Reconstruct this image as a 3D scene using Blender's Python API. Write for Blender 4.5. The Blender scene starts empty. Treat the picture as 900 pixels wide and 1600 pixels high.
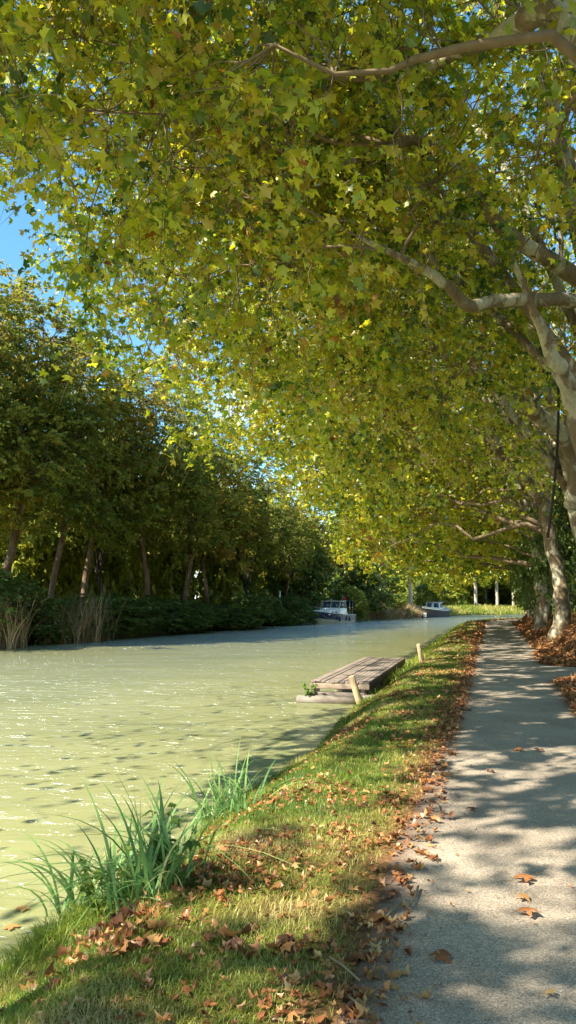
import bpy, math
import numpy as np
from mathutils import Vector

rng = np.random.default_rng(11)
C = bpy.context.scene.collection
PITCH = math.radians(6.6); F = 1200.0; EYE = 1.62
WATER = -0.5
SUN_EL = math.radians(44); SUN_TO = np.array([-0.87, -0.49])      # horizontal direction towards the sun
SUN_TO = SUN_TO/np.linalg.norm(SUN_TO)

# ------------------------------------------------------------------ frames
DX, DY = 0.2532, 0.9674
def W(s, t, z=0.0):
    return np.array([DX*s + DY*t, DY*s - DX*t, z])
R0, S0 = 30.0, 60.0
def WC(s, t, z=0.0):                      # curvilinear: the canal bends right beyond S0
    if s <= S0: return W(s, t, z)
    a = (s-S0)/R0; r = R0-t
    return W(S0 + r*math.sin(a), R0 - r*math.cos(a), z)
def st(x, y):
    x = np.asarray(x, float); y = np.asarray(y, float)
    s = DX*x + DY*y; t = DY*x - DX*y
    r = np.hypot(s-S0, R0-t); a = np.arctan2(s-S0, R0-t)
    bend = s > S0
    return np.where(bend, S0 + R0*a, s), np.where(bend, R0-r, t)
def P(u, v, Y):                            # a point seen in that direction at depth Y
    cx, cy = (u-450)/F, -(v-800)/F
    y = math.cos(PITCH) - cy*math.sin(PITCH); z = math.sin(PITCH) + cy*math.cos(PITCH)
    k = Y/y
    return np.array([cx*k, Y, EYE + z*k])
def G(u, v, z):
    cx, cy = (u-450)/F, -(v-800)/F
    y = math.cos(PITCH) - cy*math.sin(PITCH); dz = math.sin(PITCH) + cy*math.cos(PITCH)
    k = (z-EYE)/dz
    return np.array([cx*k, y*k, z])
def proj(p):
    x, y, z = p[..., 0], p[..., 1], p[..., 2]-EYE
    d = y*math.cos(PITCH) + z*math.sin(PITCH)
    h = -y*math.sin(PITCH) + z*math.cos(PITCH)
    d2 = np.where(d > 0.1, d, 0.1)
    return 450 + F*x/d2, 800 - F*h/d2, d

# ------------------------------------------------------------------ value noise
_T = np.random.default_rng(5).random((256, 256))
def vnoise(x, y):
    x = np.asarray(x, float); y = np.asarray(y, float)
    xi = np.floor(x).astype(int); yi = np.floor(y).astype(int)
    fx = x-xi; fy = y-yi; fx = fx*fx*(3-2*fx); fy = fy*fy*(3-2*fy)
    a = _T[xi % 256, yi % 256]; b = _T[(xi+1) % 256, yi % 256]
    c = _T[xi % 256, (yi+1) % 256]; d = _T[(xi+1) % 256, (yi+1) % 256]
    return (a*(1-fx)+b*fx)*(1-fy) + (c*(1-fx)+d*fx)*fy
def fbm(x, y, n=3):
    o = 0; w = 0; a = 1.0
    for i in range(n):
        o = o + a*vnoise(x*2**i + 17*i, y*2**i + 31*i); w += a; a *= .5
    return o/w
def smooth(x): x = np.clip(x, 0, 1); return x*x*(3-2*x)

# ------------------------------------------------------------------ terrain
NEAR = -2.78
FS = [-500, 31.9, 67, 74, 82.6, 88, 95, 105, 130, 400]
FT = [-22.3, -22.3, -18, -19, -22.8, -31, -42, -50, -52, -52]
def near_edge(s): return NEAR + .18*(fbm(s*.6, 3.3)-.5)*2 + .5*smooth((s-8)/3)*smooth((14-s)/3)*.5
def far_edge(s): return np.interp(s, FS, FT) + .5*(fbm(s*.25, 9.1)-.5)*2
def path_l(s): return -.52 - .12*smooth((10-s)/5) + .10*(fbm(s*.9, 1.7)-.5)*2
def path_r(s): return 1.22 + .3*smooth((s-22)/8) + .12*(fbm(s*.8, 5.7)-.5)*2 + 1.6*smooth((s-16.6)/1.4)*smooth((20.9-s)/1.2)
def H(x, y):
    s, t = st(x, y)
    ne, fe = near_edge(s), far_edge(s)
    near = -1.3 + .78*smooth((t-ne+.9)/.9) + .52*smooth((t-ne+.05)/1.25)
    far = -1.3 + .9*smooth((fe-t+.6)/.8) + .8*smooth((fe-t)/2.0)
    mid = (ne+fe)/2
    z = np.where(t > mid, near, far)
    bump = smooth((t-1.55)/2.1)*(1.3+.4*(fbm(s*.25, 2.2)-.5))*smooth((s-20.5)/3.5)
    low = smooth((t-2.1)/2.)*.18*smooth((15.5-s)/3)
    z = z + np.where(t > 0, bump+low, 0)
    und = .05*(fbm(x*1.6, y*1.6)-.5)
    on = smooth((path_l(s)-t)/.4) + smooth((t-path_r(s))/.4)
    z = z + und*np.clip(on, 0, 1)*np.where(z > -.45, 1, 0)
    # low edge of the grass drops slightly onto the path
    return z
def Hs(x, y): return float(H(np.array([x]), np.array([y]))[0])

# ------------------------------------------------------------------ mesh helpers
def link(name, V, faces4=None, faces3=None, mat=None, parent=None, smooth_=False, attrs=None):
    me = bpy.data.meshes.new(name)
    V = np.asarray(V, np.float32).reshape(-1, 3)
    f4 = np.zeros((0, 4), np.int32) if faces4 is None else np.asarray(faces4, np.int32).reshape(-1, 4)
    f3 = np.zeros((0, 3), np.int32) if faces3 is None else np.asarray(faces3, np.int32).reshape(-1, 3)
    n4, n3 = len(f4), len(f3)
    me.vertices.add(len(V)); me.vertices.foreach_set('co', V.ravel())
    me.loops.add(n4*4+n3*3); me.polygons.add(n4+n3)
    me.loops.foreach_set('vertex_index', np.concatenate([f4.ravel(), f3.ravel()]))
    me.polygons.foreach_set('loop_start', np.concatenate([np.arange(n4)*4, n4*4+np.arange(n3)*3]).astype(np.int32))
    if smooth_: me.polygons.foreach_set('use_smooth', np.ones(n4+n3, bool))
    for k, a in (attrs or {}).items():
        at = me.attributes.new(k, 'FLOAT', 'POINT'); at.data.foreach_set('value', np.asarray(a, np.float32))
    me.update(calc_edges=True)
    if mat: me.materials.append(mat)
    o = bpy.data.objects.new(name, me); C.objects.link(o)
    if parent: o.parent = parent
    return o

class MB:
    def __init__(s): s.V = []; s.Q = []; s.T = []; s.A = []; s.n = 0
    def add(s, V, Q=None, T=None, a=0.5):
        V = np.asarray(V, float).reshape(-1, 3)
        if Q is not None and len(Q): s.Q.append(np.asarray(Q, int).reshape(-1, 4)+s.n)
        if T is not None and len(T): s.T.append(np.asarray(T, int).reshape(-1, 3)+s.n)
        s.A.append(np.broadcast_to(np.asarray(a, float), (len(V),)) if np.ndim(a) < 1 else np.asarray(a, float))
        s.V.append(V); s.n += len(V); return s
    def tube(s, pts, rad, k=8, cap=True, a=.5, rough=0.0):
        pts = np.asarray(pts, float); n = len(pts); rad = np.broadcast_to(rad, (n,))
        tan = np.gradient(pts, axis=0); tan /= np.linalg.norm(tan, axis=1)[:, None]+1e-9
        ref = np.array([0, 0, 1.]) if abs(tan[:, 2]).mean() < .8 else np.array([1., 0, 0])
        b = np.cross(tan, ref); b /= np.linalg.norm(b, axis=1)[:, None]+1e-9; c = np.cross(tan, b)
        th = np.arange(k)*2*math.pi/k
        rr = rad[:, None]*np.ones(k)[None]
        if rough: rr = rr*(1+rough*(rng.random((n, k))-.5)*2)
        V = pts[:, None] + rr[..., None]*(np.cos(th)[None, :, None]*b[:, None] + np.sin(th)[None, :, None]*c[:, None])
        V = V.reshape(-1, 3)
        i = np.arange(n-1)[:, None]*k; j = np.arange(k)[None]
        Q = np.stack([i+j, i+(j+1) % k, i+k+(j+1) % k, i+k+j], -1).reshape(-1, 4)
        T = []
        if cap:
            V = np.vstack([V, pts[:1], pts[-1:]]); c0, c1 = n*k, n*k+1
            for q in range(k):
                T.append((c0, (q+1) % k, q)); T.append((c1, (n-1)*k+q, (n-1)*k+(q+1) % k))
        return s.add(V, Q, T, a)
    def box(s, c, d, rz=0.0, a=.5, tilt=None):
        x, y, z = np.array(d)/2
        V = np.array([[i*x, j*y, k*z] for k in (-1, 1) for j in (-1, 1) for i in (-1, 1)])
        if tilt is not None: V = V @ np.asarray(tilt).T
        cs, sn = math.cos(rz), math.sin(rz)
        V = np.stack([V[:, 0]*cs-V[:, 1]*sn, V[:, 0]*sn+V[:, 1]*cs, V[:, 2]], 1)+np.asarray(c)
        return s.add(V, [(0, 2, 3, 1), (4, 5, 7, 6), (0, 1, 5, 4), (2, 6, 7, 3), (0, 4, 6, 2), (1, 3, 7, 5)], None, a)
    def build(s, name, mat, parent=None, sm=False, origin=None, bevel=0):
        V = np.vstack(s.V)
        if origin is not None: V = V-np.asarray(origin)
        o = link(name, V, np.vstack(s.Q) if s.Q else None, np.vstack(s.T) if s.T else None, mat, parent, sm,
                 {'rnd': np.concatenate(s.A)})
        if bevel:
            m = o.modifiers.new('bevel', 'BEVEL'); m.width = bevel; m.segments = 2; m.limit_method = 'ANGLE'
        return o

def empty(name, loc, label, cat, group=None, rz=0, kind=None):
    o = bpy.data.objects.new(name, None); C.objects.link(o); o.location = tuple(loc); o.rotation_euler = (0, 0, rz)
    o.empty_display_size = .2
    tag(o, label, cat, group, kind); return o
def tag(o, label, cat=None, group=None, kind=None):
    if label: o['label'] = label
    if cat: o['category'] = cat
    if group: o['group'] = group
    if kind: o['kind'] = kind
    return o
def dup(root, loc, rz, label, group=None, scale=None):
    r = root.copy(); C.objects.link(r); r.location = tuple(loc); r.rotation_euler = (0, 0, rz); r['label'] = label
    if group: r['group'] = group
    if scale: r.scale = scale
    for ch in list(root.children):
        c = ch.copy(); C.objects.link(c); c.parent = r
        for g in list(ch.children):
            d = g.copy(); C.objects.link(d); d.parent = c
    return r

# ------------------------------------------------------------------ materials
def newmat(name):
    m = bpy.data.materials.new(name); m.use_nodes = True
    nt = m.node_tree; nt.nodes.clear()
    out = nt.nodes.new('ShaderNodeOutputMaterial')
    return m, nt, out
def N(nt, typ, **kw):
    n = nt.nodes.new(typ)
    for k, v in kw.items():
        if k in n.inputs.keys(): n.inputs[k].default_value = v
        else: setattr(n, k, v)
    return n
def ramp(nt, stops, interp='LINEAR'):
    n = nt.nodes.new('ShaderNodeValToRGB'); cr = n.color_ramp; cr.interpolation = interp
    while len(cr.elements) < len(stops): cr.elements.new(.5)
    for e, (p, c) in zip(cr.elements, stops): e.position = p; e.color = (*c, 1)
    return n
def L(nt, a, b): nt.links.new(a, b)

def leaf_mat(name, stops, transl=.5, var=.25, gloss=.10, scale=.35, tcol=(1, 1, 1)):
    m, nt, out = newmat(name)
    at = N(nt, 'ShaderNodeAttribute', attribute_name='rnd')
    geo = N(nt, 'ShaderNodeNewGeometry')
    no = N(nt, 'ShaderNodeTexNoise', Scale=scale, Detail=2.0)
    L(nt, geo.outputs['Position'], no.inputs['Vector'])
    ma = N(nt, 'ShaderNodeMath', operation='MULTIPLY_ADD'); ma.inputs[1].default_value = var*3; ma.inputs[2].default_value = -var*1.5
    L(nt, no.outputs['Fac'], ma.inputs[0])
    ad = N(nt, 'ShaderNodeMath', operation='ADD', use_clamp=True)
    L(nt, at.outputs['Fac'], ad.inputs[0]); L(nt, ma.outputs[0], ad.inputs[1])
    r = ramp(nt, stops); L(nt, ad.outputs[0], r.inputs['Fac'])
    df = N(nt, 'ShaderNodeBsdfDiffuse'); tr = N(nt, 'ShaderNodeBsdfTranslucent'); gl = N(nt, 'ShaderNodeBsdfGlossy', Roughness=.42)
    mulc = N(nt, 'ShaderNodeMix', data_type='RGBA', blend_type='MULTIPLY'); mulc.inputs[0].default_value = 1
    L(nt, r.outputs['Color'], mulc.inputs[6]); mulc.inputs[7].default_value = (*tcol, 1)
    L(nt, r.outputs['Color'], df.inputs['Color']); L(nt, mulc.outputs[2], tr.inputs['Color'])
    mx = N(nt, 'ShaderNodeMixShader'); mx.inputs[0].default_value = transl
    L(nt, df.outputs[0], mx.inputs[1]); L(nt, tr.outputs[0], mx.inputs[2])
    m2 = N(nt, 'ShaderNodeMixShader'); m2.inputs[0].default_value = gloss
    gl.inputs['Color'].default_value = (.6, .62, .5, 1)
    L(nt, mx.outputs[0], m2.inputs[1]); L(nt, gl.outputs[0], m2.inputs[2])
    L(nt, m2.outputs[0], out.inputs['Surface'])
    return m

def pbr(name, col, rough=.6, noise=None, spec=.4, bump=None, metallic=0, col2=None, nscale=8, stretch=(1, 1, 1), coat=0):
    m, nt, out = newmat(name)
    b = N(nt, 'ShaderNodeBsdfPrincipled'); b.inputs['Roughness'].default_value = rough
    b.inputs['Specular IOR Level'].default_value = spec; b.inputs['Metallic'].default_value = metallic
    b.inputs['Coat Weight'].default_value = coat
    tc = N(nt, 'ShaderNodeTexCoord'); mp = N(nt, 'ShaderNodeMapping'); mp.inputs['Scale'].default_value = stretch
    L(nt, tc.outputs['Object'], mp.inputs[0])
    no = N(nt, 'ShaderNodeTexNoise', Scale=nscale, Detail=5.0, Roughness=.65); L(nt, mp.outputs[0], no.inputs['Vector'])
    c2 = col2 or tuple(c*.72 for c in col)
    r = ramp(nt, [(.35, c2), (.62, col)]); L(nt, no.outputs['Fac'], r.inputs['Fac'])
    L(nt, r.outputs['Color'], b.inputs['Base Color'])
    if bump:
        bp = N(nt, 'ShaderNodeBump', Strength=bump, Distance=.02); L(nt, no.outputs['Fac'], bp.inputs['Height'])
        L(nt, bp.outputs[0], b.inputs['Normal'])
    L(nt, b.outputs[0], out.inputs['Surface'])
    return m

M = {}
PL = [(0, (.025, .07, .012)), (.20, (.07, .16, .018)), (.44, (.33, .43, .024)), (.70, (.68, .66, .03)), (.90, (.48, .34, .03)), (.965, (.40, .17, .02)), (1, (.20, .05, .015))]
M['plane_leaf'] = leaf_mat('plane_leaf', PL, .58, .18, .09, .5, (1.0, 1.0, .8))
M['far_leaf'] = leaf_mat('far_leaf', [(0, (.08, .13, .024)), (.35, (.19, .24, .04)), (.6, (.31, .32, .05)), (.85, (.42, .33, .055)), (1, (.48, .24, .05))], .55, .3, .03, .10)
M['green_leaf'] = leaf_mat('green_leaf', [(0, (.06, .10, .02)), (.5, (.12, .19, .035)), (.85, (.21, .28, .05)), (1, (.30, .33, .07))], .42, .15, .07, .5)
M['lime_leaf'] = leaf_mat('lime_leaf', [(0, (.14, .20, .03)), (.5, (.34, .38, .045)), (1, (.52, .48, .07))], .6, .2, .06, .3)
M['dry_leaf'] = leaf_mat('dry_leaf', [(0, (.12, .045, .022)), (.3, (.27, .10, .04)), (.6, (.44, .19, .07)), (.85, (.48, .27, .10)), (1, (.50, .34, .14))], .2, .12, .08, .8)
M['grass'] = leaf_mat('grass_blades', [(0, (.08, .15, .02)), (.35, (.20, .28, .03)), (.58, (.36, .38, .06)), (.8, (.50, .43, .13)), (1, (.54, .42, .20))], .4, .28, .05, .9)
M['reed'] = leaf_mat('reed_blades', [(0, (.07, .17, .05)), (.6, (.18, .33, .10)), (.88, (.32, .45, .14)), (1, (.5, .45, .2))], .4, .05, .03, 1)
M['straw'] = leaf_mat('straw_blades', [(0, (.19, .13, .07)), (.6, (.34, .25, .14)), (1, (.48, .38, .22))], .25, .1, .04, 1)
M['wood'] = pbr('weathered_wood', (.36, .27, .20), .8, bump=.5, col2=(.20, .14, .10), nscale=6, stretch=(1, 12, 6))
M['deck_wood'] = pbr('deck_boards', (.30, .24, .195), .8, bump=.5, col2=(.13, .10, .08), nscale=5, stretch=(12, 1.2, 6))
M['post_wood'] = pbr('post_wood', (.55, .40, .23), .8, bump=.5, col2=(.33, .22, .12), nscale=6, stretch=(9, 9, 1.3))
M['log'] = pbr('pale_log', (.22, .19, .15), .85, bump=.3, col2=(.13, .10, .08), nscale=4, stretch=(3, 1, 3))
M['darkwood'] = pbr('dark_wood', (.09, .06, .04), .7, bump=.3)
M['white_paint'] = pbr('white_paint', (.80, .80, .78), .3, nscale=2, col2=(.66, .66, .63))
M['cream_paint'] = pbr('cream_paint', (.50, .49, .43), .35, nscale=2)
M['navy_paint'] = pbr('navy_paint', (.012, .028, .09), .25, nscale=2, coat=.3)
M['black_paint'] = pbr('black_paint', (.014, .012, .012), .65, nscale=2)
M['dark_canvas'] = pbr('dark_canvas', (.02, .028, .03), .85, nscale=3)
M['grey_paint'] = pbr('grey_paint', (.42, .44, .46), .4, nscale=3)
M['glass'] = pbr('blue_glass', (.03, .06, .10), .05, spec=.9, nscale=1)
M['steel'] = pbr('steel', (.6, .6, .62), .25, metallic=1, nscale=2)
M['red_cloth'] = pbr('red_cloth', (.5, .02, .03), .8)
M['purple_cloth'] = pbr('purple_cloth', (.20, .04, .13), .8, col2=(.08, .02, .07), bump=.3)
M['pink_cloth'] = pbr('pink_cloth', (.55, .15, .32), .8)
M['fender'] = pbr('fender_rubber', (.02, .025, .05), .5)
M['rope'] = pbr('rope', (.35, .30, .22), .9)
M['vine'] = pbr('vine_bark', (.035, .028, .02), .9, bump=.4)
M['blue_plastic'] = pbr('blue_plastic', (.10, .32, .70), .3)

def bark_mat(name, pale, dark, brown, scale=3.0, thr=(.42, .5, .60)):
    m, nt, out = newmat(name)
    tc = N(nt, 'ShaderNodeNewGeometry')
    mp = N(nt, 'ShaderNodeMapping'); mp.inputs['Scale'].default_value = (1, 1, .55); L(nt, tc.outputs['Position'], mp.inputs[0])
    no = N(nt, 'ShaderNodeTexNoise', Scale=scale, Detail=6.0, Roughness=.6, Distortion=.6); L(nt, mp.outputs[0], no.inputs['Vector'])
    r = ramp(nt, [(0, dark), (thr[0], brown), (thr[1], tuple((a+b)/2 for a, b in zip(brown, pale))), (thr[2], pale)]); L(nt, no.outputs['Fac'], r.inputs['Fac'])
    n2 = N(nt, 'ShaderNodeTexNoise', Scale=scale*9, Detail=4.0); L(nt, mp.outputs[0], n2.inputs['Vector'])
    mx = N(nt, 'ShaderNodeMix', data_type='RGBA', blend_type='MULTIPLY'); mx.inputs[0].default_value = .6
    r2 = ramp(nt, [(.3, (.55, .52, .48)), (.6, (1, 1, 1))]); L(nt, n2.outputs['Fac'], r2.inputs['Fac'])
    L(nt, r.outputs['Color'], mx.inputs[6]); L(nt, r2.outputs['Color'], mx.inputs[7])
    b = N(nt, 'ShaderNodeBsdfPrincipled'); b.inputs['Roughness'].default_value = .85; b.inputs['Specular IOR Level'].default_value = .2
    bp = N(nt, 'ShaderNodeBump', Strength=.5, Distance=.03); L(nt, n2.outputs['Fac'], bp.inputs['Height']); L(nt, bp.outputs[0], b.inputs['Normal'])
    L(nt, mx.outputs[2], b.inputs['Base Color']); L(nt, b.outputs[0], out.inputs['Surface'])
    return m
M['bark'] = bark_mat('plane_bark', (.42, .39, .27), (.10, .07, .04), (.20, .15, .09), 2.6, (.49, .515, .56))
M['bark_dark'] = bark_mat('brown_bark', (.25, .22, .16), (.05, .03, .02), (.15, .09, .06), 1.4, (.5, .58, .66))
M['bark_pale'] = bark_mat('pale_bark', (.50, .44, .34), (.25, .19, .14), (.45, .38, .30))
M['twig'] = pbr('twig_bark', (.22, .16, .09), .9)

# ground
def ground_mat():
    m, nt, out = newmat('ground_soil')
    geo = N(nt, 'ShaderNodeNewGeometry')
    at = N(nt, 'ShaderNodeAttribute', attribute_name='litter')
    am = N(nt, 'ShaderNodeAttribute', attribute_name='mud')
    no = N(nt, 'ShaderNodeTexNoise', Scale=1.3, Detail=5.0); L(nt, geo.outputs['Position'], no.inputs['Vector'])
    nf = N(nt, 'ShaderNodeTexNoise', Scale=28, Detail=6.0, Roughness=.7); L(nt, geo.outputs['Position'], nf.inputs['Vector'])
    g = ramp(nt, [(.30, (.055, .085, .018)), (.5, (.12, .15, .03)), (.68, (.26, .23, .085))]); L(nt, no.outputs['Fac'], g.inputs['Fac'])
    s = ramp(nt, [(.3, (.10, .045, .025)), (.5, (.24, .115, .055)), (.7, (.38, .21, .11))]); L(nt, nf.outputs['Fac'], s.inputs['Fac'])
    mx = N(nt, 'ShaderNodeMix', data_type='RGBA'); L(nt, at.outputs['Fac'], mx.inputs[0]); L(nt, g.outputs[0], mx.inputs[6]); L(nt, s.outputs[0], mx.inputs[7])
    mu = N(nt, 'ShaderNodeMix', data_type='RGBA'); L(nt, am.outputs['Fac'], mu.inputs[0]); L(nt, mx.outputs[2], mu.inputs[6]); mu.inputs[7].default_value = (.07, .06, .035, 1)
    mv = N(nt, 'ShaderNodeMix', data_type='RGBA', blend_type='MULTIPLY'); mv.inputs[0].default_value = .7
    r = ramp(nt, [(.25, (.45, .45, .45)), (.7, (1.1, 1.1, 1.1))]); L(nt, nf.outputs['Fac'], r.inputs['Fac'])
    L(nt, mu.outputs[2], mv.inputs[6]); L(nt, r.outputs[0], mv.inputs[7])
    b = N(nt, 'ShaderNodeBsdfPrincipled'); b.inputs['Roughness'].default_value = 1; b.inputs['Specular IOR Level'].default_value = .1
    bp = N(nt, 'ShaderNodeBump', Strength=.7, Distance=.03); L(nt, nf.outputs['Fac'], bp.inputs['Height']); L(nt, bp.outputs[0], b.inputs['Normal'])
    L(nt, mv.outputs[2], b.inputs['Base Color']); L(nt, b.outputs[0], out.inputs['Surface'])
    return m
def path_mat():
    m, nt, out = newmat('path_gravel')
    geo = N(nt, 'ShaderNodeNewGeometry'); at = N(nt, 'ShaderNodeAttribute', attribute_name='edge')
    vo = N(nt, 'ShaderNodeTexVoronoi', Scale=170); L(nt, geo.outputs['Position'], vo.inputs['Vector'])
    n1 = N(nt, 'ShaderNodeTexNoise', Scale=70, Detail=4.0, Roughness=.8); L(nt, geo.outputs['Position'], n1.inputs['Vector'])
    n2 = N(nt, 'ShaderNodeTexNoise', Scale=1.1, Detail=4.0); L(nt, geo.outputs['Position'], n2.inputs['Vector'])
    sep = N(nt, 'ShaderNodeSeparateColor'); L(nt, vo.outputs['Color'], sep.inputs[0])
    st_ = ramp(nt, [(0, (.21, .18, .15)), (.45, (.35, .31, .26)), (.8, (.46, .405, .34)), (1, (.63, .56, .47))]); L(nt, sep.outputs[0], st_.inputs['Fac'])
    r1 = ramp(nt, [(.32, (.62, .60, .58)), (.62, (1.1, 1.07, 1.02))]); L(nt, n1.outputs['Fac'], r1.inputs['Fac'])
    mx = N(nt, 'ShaderNodeMix', data_type='RGBA', blend_type='MULTIPLY'); mx.inputs[0].default_value = 1
    L(nt, st_.outputs[0], mx.inputs[6]); L(nt, r1.outputs[0], mx.inputs[7])
    r2 = ramp(nt, [(.35, (.80, .77, .73)), (.65, (1.1, 1.07, 1.0))]); L(nt, n2.outputs['Fac'], r2.inputs['Fac'])
    m2 = N(nt, 'ShaderNodeMix', data_type='RGBA', blend_type='MULTIPLY'); m2.inputs[0].default_value = 1
    L(nt, mx.outputs[2], m2.inputs[6]); L(nt, r2.outputs[0], m2.inputs[7])
    # dusty brown margin
    mm = N(nt, 'ShaderNodeMath', operation='MULTIPLY_ADD'); mm.inputs[1].default_value = 1.6; mm.inputs[2].default_value = -.8
    L(nt, n1.outputs['Fac'], mm.inputs[0]); ad = N(nt, 'ShaderNodeMath', operation='ADD', use_clamp=True); L(nt, mm.outputs[0], ad.inputs[0]); L(nt, at.outputs['Fac'], ad.inputs[1])
    m3 = N(nt, 'ShaderNodeMix', data_type='RGBA'); L(nt, ad.outputs[0], m3.inputs[0]); L(nt, m2.outputs[2], m3.inputs[6]); m3.inputs[7].default_value = (.15, .085, .055, 1)
    b = N(nt, 'ShaderNodeBsdfPrincipled'); b.inputs['Roughness'].default_value = .95; b.inputs['Specular IOR Level'].default_value = .25
    bp = N(nt, 'ShaderNodeBump', Strength=.6, Distance=.006); L(nt, vo.outputs['Distance'], bp.inputs['Height']); L(nt, bp.outputs[0], b.inputs['Normal'])
    L(nt, m3.outputs[2], b.inputs['Base Color']); L(nt, b.outputs[0], out.inputs['Surface'])
    return m
def water_mat():
    m, nt, out = newmat('canal_water')
    geo = N(nt, 'ShaderNodeNewGeometry')
    mp = N(nt, 'ShaderNodeMapping'); mp.inputs['Scale'].default_value = (2.0, 4.6, 1); mp.inputs['Rotation'].default_value = (0, 0, math.radians(4))
    L(nt, geo.outputs['Position'], mp.inputs[0])
    n1 = N(nt, 'ShaderNodeTexNoise', Scale=1.15, Detail=4.0, Roughness=.55, Distortion=.4); L(nt, mp.outputs[0], n1.inputs['Vector'])
    mp2 = N(nt, 'ShaderNodeMapping'); mp2.inputs['Scale'].default_value = (.35, .8, 1); L(nt, geo.outputs['Position'], mp2.inputs[0])
    n2 = N(nt, 'ShaderNodeTexNoise', Scale=1.0, Detail=2.0); L(nt, mp2.outputs[0], n2.inputs['Vector'])
    # patches of calmer and rougher water
    n3 = N(nt, 'ShaderNodeTexNoise', Scale=.12, Detail=2.0); L(nt, mp2.outputs[0], n3.inputs['Vector'])
    r3 = ramp(nt, [(.35, (.6, .6, .6)), (.65, (1, 1, 1))]); L(nt, n3.outputs['Fac'], r3.inputs['Fac'])
    mu = N(nt, 'ShaderNodeMath', operation='MULTIPLY'); L(nt, n1.outputs['Fac'], mu.inputs[0]); L(nt, r3.outputs[0], mu.inputs[1])
    ad = N(nt, 'ShaderNodeMath', operation='ADD'); L(nt, mu.outputs[0], ad.inputs[0]); L(nt, n2.outputs['Fac'], ad.inputs[1])
    bp = N(nt, 'ShaderNodeBump', Strength=1.0, Distance=.30); L(nt, ad.outputs[0], bp.inputs['Height'])
    cr = ramp(nt, [(.3, (.235, .24, .105)), (.7, (.295, .295, .14))]); L(nt, n2.outputs['Fac'], cr.inputs['Fac'])
    d = N(nt, 'ShaderNodeBsdfDiffuse'); L(nt, cr.outputs[0], d.inputs['Color'])
    g = N(nt, 'ShaderNodeBsdfGlossy', Roughness=.11); L(nt, bp.outputs[0], g.inputs['Normal'])
    fr = N(nt, 'ShaderNodeFresnel', IOR=1.36); bq = N(nt, 'ShaderNodeBump', Strength=1.0, Distance=.01); L(nt, ad.outputs[0], bq.inputs['Height']); pass
    ms = N(nt, 'ShaderNodeMixShader'); L(nt, fr.outputs[0], ms.inputs[0]); L(nt, d.outputs[0], ms.inputs[1]); L(nt, g.outputs[0], ms.inputs[2])
    L(nt, ms.outputs[0], out.inputs['Surface'])
    return m

# ------------------------------------------------------------------ setting
def axis(*segs):
    o = []
    for a, b, d in segs: o.append(np.arange(a, b, d))
    return np.concatenate(o)
S = np.concatenate([-np.geomspace(900, 16, 18), axis((-15, 2, .5), (2, 12, .09), (12, 30, .2), (30, 76, .5), (76, 160, 1.2)), np.geomspace(161, 1600, 26)])
T = np.concatenate([-np.geomspace(1200, 91, 20), axis((-90, -30, 1.5), (-30, -4, .5), (-4, 3, .09), (3, 34, .5)), np.geomspace(35, 1200, 24)])
SS, TT = np.meshgrid(S, T, indexing='ij')
X = DX*SS + DY*TT; Y = DY*SS - DX*TT
Z = H(X, Y)
cs, ct = st(X, Y)
lit = np.clip(1.1-np.abs(ct+.62)/.42, 0, .95)*(.55+.9*fbm(X*1.1, Y*1.1))
lit = np.maximum(lit, smooth((ct-1.0)/.5)*smooth((7-ct)/2)*(.75+.5*fbm(X, Y)))
lit = np.maximum(lit, smooth((fbm(X*.8+5, Y*.8)-.50)/.15)*.6*(ct < 0)*(ct > -3))
lit = lit*np.where((ct > -4) & (ct < 9) & (cs > -30), 1, 0)
mud = smooth((-.36-Z)/.1)
ni, nj = SS.shape; ii = np.arange(ni-1)[:, None]*nj; jj = np.arange(nj-1)[None]
Qg = np.stack([ii+jj, ii+nj+jj, ii+nj+jj+1, ii+jj+1], -1).reshape(-1, 4)[:, ::-1]
gr = link('ground', np.stack([X, Y, Z], -1), Qg, None, ground_mat(), None, True, {'litter': np.clip(lit, 0, 1).ravel(), 'mud': mud.ravel()})
tag(gr, None, None, None, 'structure')

sp = axis((-25, 2, .4), (2, 30, .12), (30, 130, .6)); k = 21
PV = []; PE = []
for s in sp:
    l, r = float(path_l(s)), float(path_r(s))
    for q in range(k):
        t = l+(r-l)*q/(k-1); p = WC(s, t); z = Hs(p[0], p[1]) if s > 1e9 else 0
        PV.append((p[0], p[1], 0.0)); d = min(t-l, (r-t)); PE.append(max(0, 1-d/.22)*.9)
PV = np.array(PV); PV[:, 2] = np.maximum(H(PV[:, 0], PV[:, 1]), -.03) + .006
PV[:, 2] = np.minimum(PV[:, 2], .03)
ii = np.arange(len(sp)-1)[:, None]*k; jj = np.arange(k-1)[None]
pth = link('path', PV, np.stack([ii+jj, ii+jj+1, ii+k+jj+1, ii+k+jj], -1).reshape(-1, 4), None, path_mat(), None, True, {'edge': np.array(PE)})
tag(pth, None, None, None, 'structure')
wv = np.array([W(-300, -120, WATER), W(-300, 40, WATER), W(320, 90, WATER), W(320, -120, WATER)])
wat = link('water', wv, [(0, 1, 2, 3)], None, water_mat()); tag(wat, None, None, None, 'structure')

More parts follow.
